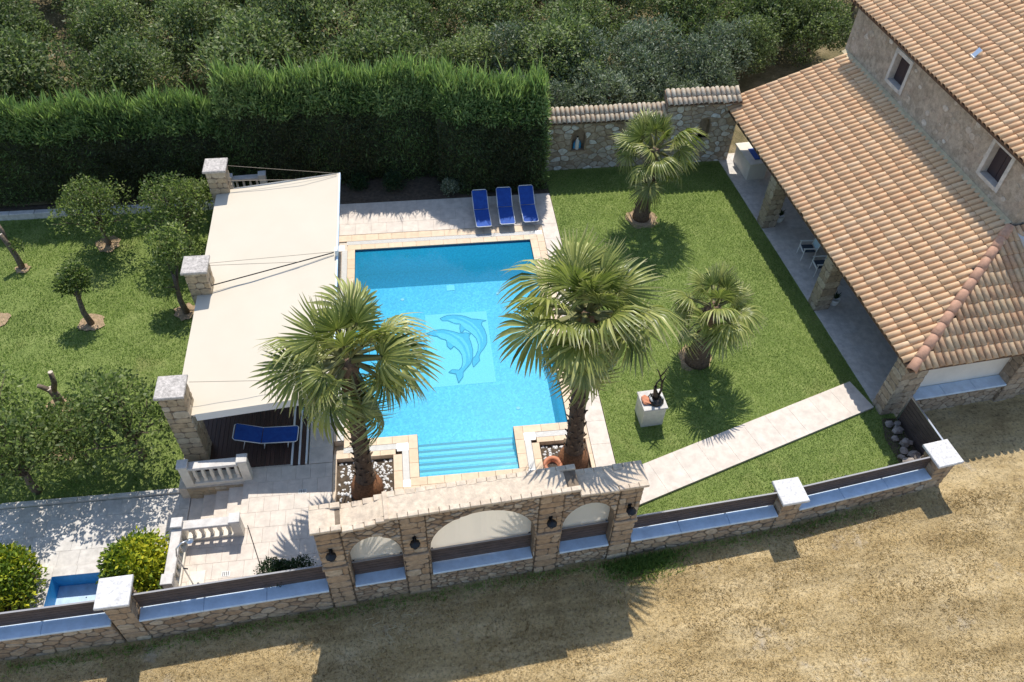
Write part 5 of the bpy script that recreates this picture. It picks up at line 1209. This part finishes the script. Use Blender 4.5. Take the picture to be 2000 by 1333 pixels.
# ---------------------------------------------------------------- hedges
struct(MB().box((-8.2, 28.16, -.5), (5.7, 30.2, -.03)).build('planting_bed', 'dark_soil'))
def hedge(x0, x1, yf, apex, ya, yb, label, seed, n_top, n_side, ends=(0, 0), ease=0.0):
    """clipped conifer hedge: steep side coloured dark as in shade, feathery rounded top coloured light as in sun. yf front, ya apex line, yb back"""
    r = np.random.default_rng(seed); t = thing('conifer_hedge', ((x0 + x1) / 2, (yf + yb) / 2, -.3), label, 'hedge', 'clipped conifer hedge behind the pool')
    prof = np.array([(yf + .05, -.35), (yf, .6), (yf + .03, apex * .60), (yf + .10, apex * .76), (yf + .42, apex * .89), (ya, apex), (ya + .5, apex * .95), (yb, apex * .6), (yb + .1, -.3)])
    seg = np.linalg.norm(np.diff(prof, axis=0), axis=1); cum = np.r_[0, np.cumsum(seg)]
    lump_ = lambda x: .16 * np.sin(x * 1.9 + seed) + .11 * np.sin(x * 4.3 + 1.3 * seed) + .07 * np.sin(x * 9.1)
    def surf(x, s):
        y = np.interp(s, cum, prof[:, 0]); z = np.interp(s, cum, prof[:, 1]); k = np.clip((z - apex * .3) / (apex * .7), 0, 1); z = z + lump_(x) * k * 1.1; y = y + ease * np.clip(1 - (x - x0) / 1.6, 0, 1) ** 2 + .09 * np.sin(x * 2.7 + z * 2.1) + .05 * np.sin(x * 6.3 - z * 4); return y, z
    # inner mass
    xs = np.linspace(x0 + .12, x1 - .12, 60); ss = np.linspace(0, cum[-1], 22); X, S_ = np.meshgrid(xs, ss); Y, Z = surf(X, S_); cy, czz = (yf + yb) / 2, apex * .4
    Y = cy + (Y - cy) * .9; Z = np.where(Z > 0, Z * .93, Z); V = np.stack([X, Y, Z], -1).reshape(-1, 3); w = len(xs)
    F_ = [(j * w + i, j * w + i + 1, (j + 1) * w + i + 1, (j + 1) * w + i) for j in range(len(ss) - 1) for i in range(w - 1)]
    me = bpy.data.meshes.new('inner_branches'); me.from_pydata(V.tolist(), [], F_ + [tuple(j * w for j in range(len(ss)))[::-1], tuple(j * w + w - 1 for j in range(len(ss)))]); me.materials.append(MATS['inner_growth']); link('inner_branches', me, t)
    # sprays
    def sprays(n_, s0, s1, L, W, upw, out, wob, dv):
        x = r.uniform(x0, x1, n_); s_ = r.uniform(s0, s1, n_); y, z = surf(x, s_); y2, z2 = surf(x, s_ + .05)
        nrm = np.stack([np.zeros(n_), -(z2 - z), (y2 - y)], 1); nrm[:, 1:] *= 1; nrm = unit(nrm); P = np.stack([x, y, z], 1) + nrm * r.uniform(-.22, .06, n_)[:, None]
        D = nrm * out + np.array([0, 0, upw]) + r.normal(size=(n_, 3)) * wob
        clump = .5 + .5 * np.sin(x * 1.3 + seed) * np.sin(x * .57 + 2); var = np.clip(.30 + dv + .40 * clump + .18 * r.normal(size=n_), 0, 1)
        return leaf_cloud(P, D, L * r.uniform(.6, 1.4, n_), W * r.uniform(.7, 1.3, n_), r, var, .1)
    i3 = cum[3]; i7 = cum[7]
    parts = [sprays(n_top, i3 * .97, i7, .21, .07, .35, .6, .62, .28), sprays(n_top // 5, i3 * .97, i7, .34, .06, .7, .6, .45, .34), sprays(n_side, .1, i3 * 1.05, .17, .05, .05, .6, .55, -.26)]  # sunlit top and shaded front are put into the spray colours
    # loose taller shoots along the crest
    nS = int(n_top * .12); x = r.uniform(x0, x1, nS); y, z = surf(x, r.uniform(cum[4], cum[6], nS)); hgt = np.abs(r.normal(size=nS)) * .22
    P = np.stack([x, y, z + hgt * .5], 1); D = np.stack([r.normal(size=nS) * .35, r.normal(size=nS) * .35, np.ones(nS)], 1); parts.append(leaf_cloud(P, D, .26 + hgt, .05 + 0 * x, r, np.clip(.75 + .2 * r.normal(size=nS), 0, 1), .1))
    for e_, xe in ((ends[0], x0), (ends[1], x1)):
        if not e_: continue
        n_ = int(n_side * .25); s_ = r.uniform(0, 1, n_); yy = r.uniform(yf, yb, n_); zz = r.uniform(-.1, 1, n_) * np.interp(yy, [yf, yf + .4, ya, yb], [apex * .6, apex * .85, apex, apex * .6]); sg_ = -1 if xe == x0 else 1
        P = np.stack([xe + sg_ * r.uniform(-.15, .12, n_), yy, zz], 1); D = np.stack([np.full(n_, sg_ * .7), r.normal(size=n_) * .5, .3 + r.normal(size=n_) * .5], 1); parts.append(leaf_cloud(P, D, .2 * r.uniform(.6, 1.4, n_), np.full(n_, .055), r, np.clip(.4 + .2 * r.normal(size=n_), 0, 1), .1))
    V = []; FF = []; A = []; o = 0
    for v, f, a in parts: V.append(v); FF.append(f + o); A.append(a); o += len(v)
    ob = link('foliage', fast_mesh('foliage', np.concatenate(V), np.concatenate(FF), [MATS['cypress_leaf']], {'var': np.concatenate(A)}), t); return t
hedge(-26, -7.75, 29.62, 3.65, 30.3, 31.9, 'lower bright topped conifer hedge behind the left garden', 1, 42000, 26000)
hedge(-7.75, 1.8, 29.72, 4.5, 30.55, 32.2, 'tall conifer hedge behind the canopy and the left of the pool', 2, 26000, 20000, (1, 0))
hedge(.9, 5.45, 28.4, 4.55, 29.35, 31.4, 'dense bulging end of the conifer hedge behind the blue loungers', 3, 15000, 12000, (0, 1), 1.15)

# ---------------------------------------------------------------- orchard beyond the hedge
OK_ = [tree_kind(('orch', k), 500 + k, 2.5, 3.0, 14, 1.1, 10500, .19, .095, 'orchard_leaf', .14) for k in range(4)]
OLV = [tree_kind(('olive', k), 540 + k, 1.75, 2.3, 12, .7, 7500, .17, .06, 'olive_leaf', .1) for k in range(2)]
rows = [(35.0, -26, 16, 4.7, 'front'), (39.6, -28.4, 22, 4.7, 'second'), (44.2, -31, 27, 4.8, 'third'), (49.2, -33, 33, 4.7, 'fourth'), (53.5, -36, 38, 5.0, 'back')]
ORD = ['first', 'second', 'third', 'fourth', 'fifth', 'sixth', 'seventh', 'eighth', 'ninth', 'tenth', 'eleventh', 'twelfth', 'thirteenth', 'fourteenth', 'fifteenth', 'sixteenth', 'seventeenth']
ro = random.Random(12)
for (yy, xa, xb, dx, rn) in rows:
    x = xa; i = 0
    while x < xb:
        px_, py_ = x + ro.uniform(-.7, .7), yy + ro.uniform(-.8, .8); x += dx
        big = 1.04 if px_ < 0 else .98
        if rn == 'front' and px_ > 10: continue
        if ro.random() < (.02 if px_ < 8 else .12): continue
        plant_tree(OK_[ro.randrange(4)], (px_, py_, -.3), f'dark leafy orchard tree, {ORD[i]} from the left in the {rn} row behind the hedge', 'orchard trees behind the hedge', ro.uniform(0, 6.28), big * ro.uniform(.85, 1.12), 'orchard_tree'); i += 1
for k, (px, py, s_, lab) in enumerate(((1585, 85, .8, 'thin orchard tree on dry ground just left of the house corner'), (1500, 60, .85, 'orchard tree standing on dry ground above the veranda roof'), (1450, 120, .7, 'low orchard tree between the garden wall end and the veranda roof'))):
    c = un(px, py, .8); plant_tree(OK_[k], (c[0], c[1], -.3), lab, 'orchard trees behind the hedge', k * 2.1, s_, 'orchard_tree')
for k, (x, y, s_, lab) in enumerate(((6.6, 32.3, .95, 'silvery green olive shrub just right of the hedge end'), (8.6, 32.8, 1.05, 'silvery green olive tree behind the left part of the garden wall'), (10.6, 33.6, 1.0, 'silvery green olive tree behind the step of the garden wall'), (4.6, 33.0, .9, 'grey green olive tree peeping over the hedge end'), (-2.2, 34.2, .9, 'pale green bushy tree rising behind the middle of the hedge'), (12.4, 32.9, .8, 'low silvery olive shrub behind the higher part of the garden wall'), (13.9, 34.6, 1.0, 'silvery olive tree between the garden wall and the house corner'), (11.6, 36.0, 1.15, 'grey green olive tree standing behind the wall step olive'), (8.0, 35.6, 1.15, 'large grey green olive tree behind the front olive row'), (15.8, 37.0, 1.0, 'grey green olive tree left of the house corner'), (5.2, 35.8, 1.1, 'grey green olive tree above the hedge end'))):
    plant_tree(OLV[k % 2], (x, y, -.3), lab, 'olive trees behind the garden wall', k * 1.7, s_ * 1.1, 'olive_tree')

# ---------------------------------------------------------------- left garden trees
CT = [tree_kind(('cit', k), 600 + k, 1.4, 1.75, 15, .95, 4000, .125, .065, 'citrus_leaf', .095) for k in range(3)]
gz_ = -.62
def at(px, py): return un(px, py, gz_)
for k, (px, py, s_, lab, kd) in enumerate((((212, 478), 0, 1.08, 'round citrus tree on the left lawn in front of the hedge', 0), ((372, 482), 0, 1.18, 'leafy citrus tree beside the far canopy pillar', 1), ((280, 895), 0, 1.3, 'broad citrus tree next to the near canopy pillar', 2), ((75, 960), 0, 1.25, 'citrus tree at the left edge above the lower path', 0), ((175, 905), 0, .9, 'low citrus tree between the two larger ones by the lower path', 1), ((5, 890), 0, 1.25, 'citrus tree cut by the left edge of the picture', 2))):
    c = at(*px); plant_tree(CT[kd], c, lab, 'citrus trees in the left garden', k * 1.3, s_, 'citrus_tree')
# thin young trees with bare trunks
def young(base, top, blobs, leaves, lab, seed, r0=.10):
    b = Vector(base); tp = Vector(top); t = thing('young_tree', b, lab, 'tree', 'sparse young trees on the left lawn'); bl = [tuple((tp + Vector(q[:3]))) + (q[3],) for q in blobs]
    mb = MB(); rr = random.Random(seed); mb.tube([b - Vector((0, 0, .1)), b.lerp(tp, .35) + Vector((rr.uniform(-.1, .1), 0, 0)), b.lerp(tp, .7) + Vector((rr.uniform(-.08, .08), .05, 0)), tp], [r0 * 1.3, r0, r0 * .85, r0 * .6], 9)
    for q in bl: mb.tube([b.lerp(tp, .7), Vector(q[:3])], [r0 * .4, r0 * .1], 6)
    mb.build('trunk', 'bark', t, smooth=True)
    V, F_, A = blob_crown(seed, bl, leaves, .15, .075); link('crown', fast_mesh('crown', V, F_, [MATS['citrus_leaf']], {'var': A}), t)
b = at(180, 634); young(b, tuple(b + (-.15, .35, 1.55)), [(0, .1, .2, .42), (.35, .2, .35, .3), (-.35, .05, .1, .28), (.1, .3, .6, .3)], 1300, 'small young tree with leaning bare trunk in the middle of the left lawn', 31)
b = at(366, 612); young(b, tuple(b + (-.1, .3, 1.7)), [(-.2, .5, .3, .45), (.25, .6, .7, .5), (-.45, .9, .8, .42), (.1, 1.1, 1.0, .38), (-.5, -.1, -.5, .35)], 2200, 'sparse young tree beside the middle canopy pillar', 32)
def stump(base, pts, rads, lab, twig=None):
    b = Vector(base); t = thing('pruned_trunk', b, lab, 'tree trunk', 'pruned bare trunks on the left lawn')
    for q, (p, r_) in enumerate(zip(pts, rads)):
        P_ = [b + Vector(v) for v in p]; MB().tube(P_, r_, 9).build('limb' if q else 'trunk', 'bark', t, smooth=True); d = (P_[-1] - P_[-2]).normalized()
        MB().tube([P_[-1] - d * .02, P_[-1] + d * .012], r_[-1] * .96, 9).build('cut_end', 'cut_wood', t)
    if twig:
        V, F_, A = blob_crown(9, [tuple(b + Vector(twig[:3])) + (twig[3],)], 120, .14, .07); link('shoot', fast_mesh('shoot', V, F_, [MATS['citrus_leaf']], {'var': A}), t)
b = at(44, 524); stump(b, [[(0, 0, -.1), (-.05, .1, .5), (-.2, .25, 1.1), (-.3, .3, 1.5)], [(-.2, .25, 1.1), (-.25, .45, 1.55), (-.33, .55, 1.8)]], [(.13, .11, .10, .08), (.08, .07, .06)], 'bare pruned trunk leaning at the far left lawn edge', (.1, .25, .95, .2))
b = at(118, 790); stump(b, [[(0, 0, -.1), (0, .05, .4), (-.1, .1, .75)], [(-.05, .08, .55), (.12, .15, .95), (.16, .2, 1.45)], [(-.05, .08, .6), (-.3, .1, .85), (-.42, .12, .9)]], [(.17, .14, .12), (.11, .09, .08), (.1, .08, .07)], 'forked pruned stump on the left lawn with pale cut top', None)
for (px, py, rr_) in ((178, 632, .5), (362, 610, .45), (118, 795, .45), (44, 526, .3), (212, 478, .5), (0, 625, .4), (130, 880, .5)):
    c = at(px, py); soil_patch(c[0], c[1], rr_, -.585, '')

# ---------------------------------------------------------------- shrubs
def shrub(loc, R, Hh, mat, n_, label, name, L=.11, W=.06, seed=0, group=None, box=None):
    t = thing(name, loc, label, 'shrub', group); r = random.Random(seed); bl = []
    for i in range(22):
        if box: q = (r.uniform(-box[0], box[0]), r.uniform(-box[1], box[1]), Hh * r.uniform(.3, .75), R * r.uniform(.5, .8))
        else:
            a = i * 2.4; u = math.sqrt((i + .5) / 22); q = (R * .68 * u * math.cos(a), R * .68 * u * math.sin(a), Hh * (.28 + .45 * (1 - u * u)) * r.uniform(.85, 1.1), R * r.uniform(.24, .46))
        bl.append(tuple(Vector(loc) + Vector(q[:3])) + (q[3],))
    V, F_, A = blob_crown(seed, bl, n_, L, W, .35, .75)
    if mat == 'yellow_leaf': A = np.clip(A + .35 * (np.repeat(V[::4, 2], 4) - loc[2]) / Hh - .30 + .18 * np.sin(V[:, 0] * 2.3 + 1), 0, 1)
    link('foliage', fast_mesh('foliage', V, F_, [MATS[mat]], {'var': A}), t)
    mb = MB()
    for q in bl[::3]: mb.tube([loc, Vector(loc).lerp(Vector(q[:3]), .5) + Vector((0, 0, .1)), q[:3]], [.03, .022, .008], 5)
    mb.build('stems', 'bark', t); return t
s1 = un(262, 1105, .3); shrub((s1[0], s1[1], -.66), 1.08, 1.75, 'yellow_leaf', 8000, 'round yellow green shrub beside the terrace balustrade', 'yellow_shrub', seed=41, L=.15, W=.075, group='yellow green shrubs')
s2 = un(5, 1130, .3); shrub((s2[0] - .25, s2[1], -.66), 1.15, 1.8, 'yellow_leaf', 10000, 'yellow green shrub cut by the left edge, beside the paddling pool', 'yellow_shrub', seed=43, L=.15, W=.075, group='yellow green shrubs')
shrub((-4.35, 11.25, 0), .36, .95, 'box_leaf', 4600, 'small dark clipped box hedge behind the fence by the arcade wall', 'box_hedge', .07, .04, 44, None, (.6, .16))
for k, (px, py, R_, mt, lab) in enumerate(((770, 372, .5, 'box_leaf', 'loose brownish bush in the bed left of the loungers'), (880, 378, .42, 'olive_leaf', 'silver leaved bush in the bed left of the leftmost lounger'), (905, 372, .36, 'olive_leaf', 'small silver bush touching the leftmost lounger'), (700, 372, .4, 'box_leaf', 'dark bush in the bed at the canopy corner'))):
    c = un(px, py, 0); shrub((c[0], c[1] + .15, -.03), R_, R_ * 1.7, mt, 1500, lab, 'bed_shrub', .1, .05, 50 + k, 'bushes in the shaded bed')

# ---------------------------------------------------------------- grass and dry stubble
def in_poly(P, poly):
    x, y = P[:, 0], P[:, 1]; ins = np.zeros(len(P), bool); k = len(poly)
    for i in range(k):
        (x0, y0), (x1, y1) = poly[i], poly[(i + 1) % k]; c = ((y0 > y) != (y1 > y)) & (x < (x1 - x0) * (y - y0) / (y1 - y0 + 1e-12) + x0); ins ^= c
    return ins
def blades(name, P, z, L, W, mat, label, seed, upw=1.0, wob=.6):
    r = np.random.default_rng(seed); n_ = len(P); D = np.stack([r.normal(size=n_) * wob, r.normal(size=n_) * wob, np.full(n_, upw)], 1); P3 = np.c_[P, np.broadcast_to(z, n_)]
    D = unit(D); S = unit(np.cross(D, r.normal(size=(n_, 3)))); l = (L * r.uniform(.5, 1.4, n_))[:, None]; w = (W * r.uniform(.6, 1.3, n_))[:, None]
    V = np.stack([P3 - S * w / 2, P3 + S * w / 2, P3 + D * l], 1).reshape(-1, 3)
    patch = .5 + .25 * np.sin(P[:, 0] * 1.1 + 2) * np.sin(P[:, 1] * .9) + .24 * r.normal(size=n_)
    o = link(name, fast_mesh(name, V, np.arange(3 * n_).reshape(-1, 3), [MATS[mat]], {'var': np.repeat(np.clip(patch, 0, 1), 3)})); return tag(o, label, 'grass', kind='stuff')
q = nr.uniform((5.75, 11.4), (15.6, 29.7), (190000, 2)); keep_ = in_poly(q, LAWN)
pa = [frP(-.05, -.02, 0)[:2], frP(LP + .1, -.02, 0)[:2], frP(LP + .1, 1.28, 0)[:2], frP(-.05, 1.28, 0)[:2]]
fl = [HF(.08, .2, 0)[:2], HF(4, .2, 0)[:2], HF(4, 15.6, 0)[:2], HF(.08, 15.6, 0)[:2]]
keep_ &= ~in_poly(q, pa) & ~in_poly(q, fl) & (np.hypot(q[:, 0] - 9.35, q[:, 1] - 26.15) > .55) & (np.hypot(q[:, 0] - 9.4, q[:, 1] - 18.25) > .5) & ~((np.abs(q[:, 0] - 7.18) < .4) & (np.abs(q[:, 1] - 15.86) < .4))
q = q[keep_]; blades('lawn_grass', q, -.03, .062, .018, 'grass_blade', 'short green grass of the lawn right of the pool', 1)
q = nr.uniform((-20, 15.0), (-8.0, 29.0), (120000, 2)); blades('garden_grass', q, -.62, .075, .022, 'grass_blade', 'green grass of the garden lawn left of the canopy', 2)
q = nr.uniform((-15, 4.2), (19, 12.2), (170000, 2)); fl_y = np.interp(q[:, 0], [-15, -8.9, -3.2, 5.4, 10.1, 15.4, 16, 19], [9.9, 10.1, 10.5, 11.1, 11.45, 12.2, 15, 15]); q = q[q[:, 1] < fl_y]
dens = .5 + .5 * np.sin(q[:, 0] * .9 - q[:, 1] * 3.9) * np.sin(q[:, 1] * 1.7 + q[:, 0] * .33); q = q[nr.random(len(q)) < .35 + .65 * dens]
blades('dry_stubble', q, -.605 + .02 * q[:, 0], .11, .02, 'dry_blade', 'dry straw coloured stubble of the mown field', 3, .55, .8)
# green weeds along the foot of the fence
xs_ = nr.uniform(-12, 13.5, 3000); ys_ = np.interp(xs_, [-12, -8.9, -3.2, 5.4, 10.1, 15.4], [9.95, 10.1, 10.5, 11.1, 11.45, 12.2]) - np.abs(nr.normal(size=3000)) * .16
blades('fence_weeds', np.c_[xs_, ys_], -.605 + .02 * xs_, .16, .03, 'grass_blade', 'green weeds along the shaded foot of the fence', 4, .8, .6)
xs_ = nr.normal(5.9, .55, 2600); ys_ = np.interp(xs_, [3, 5.4, 10.1], [10.9, 11.1, 11.45]) - .1 - np.abs(nr.normal(size=2600)) * .3
blades('fence_tuft', np.c_[xs_, ys_], -.605 + .02 * xs_, .22, .035, 'grass_blade', 'tall green tuft by the right end of the arcade wall', 5, .9, .5)
# dry palm twigs lying in the shade
mb = MB(); rt = random.Random(3)
for i in range(26):
    c = un(760 + rt.gauss(0, 22), 1235 + rt.gauss(0, 18), -.6); a = rt.uniform(0, 6.28); l = rt.uniform(.08, .3); mb.tube([(c[0], c[1], -.58), (c[0] + l * math.cos(a), c[1] + l * math.sin(a), -.56)], .008, 4)
tag(mb.build('twig_litter', 'straw'), 'scattered pale twigs on the field in the arcade shadow', 'twigs', kind='stuff')
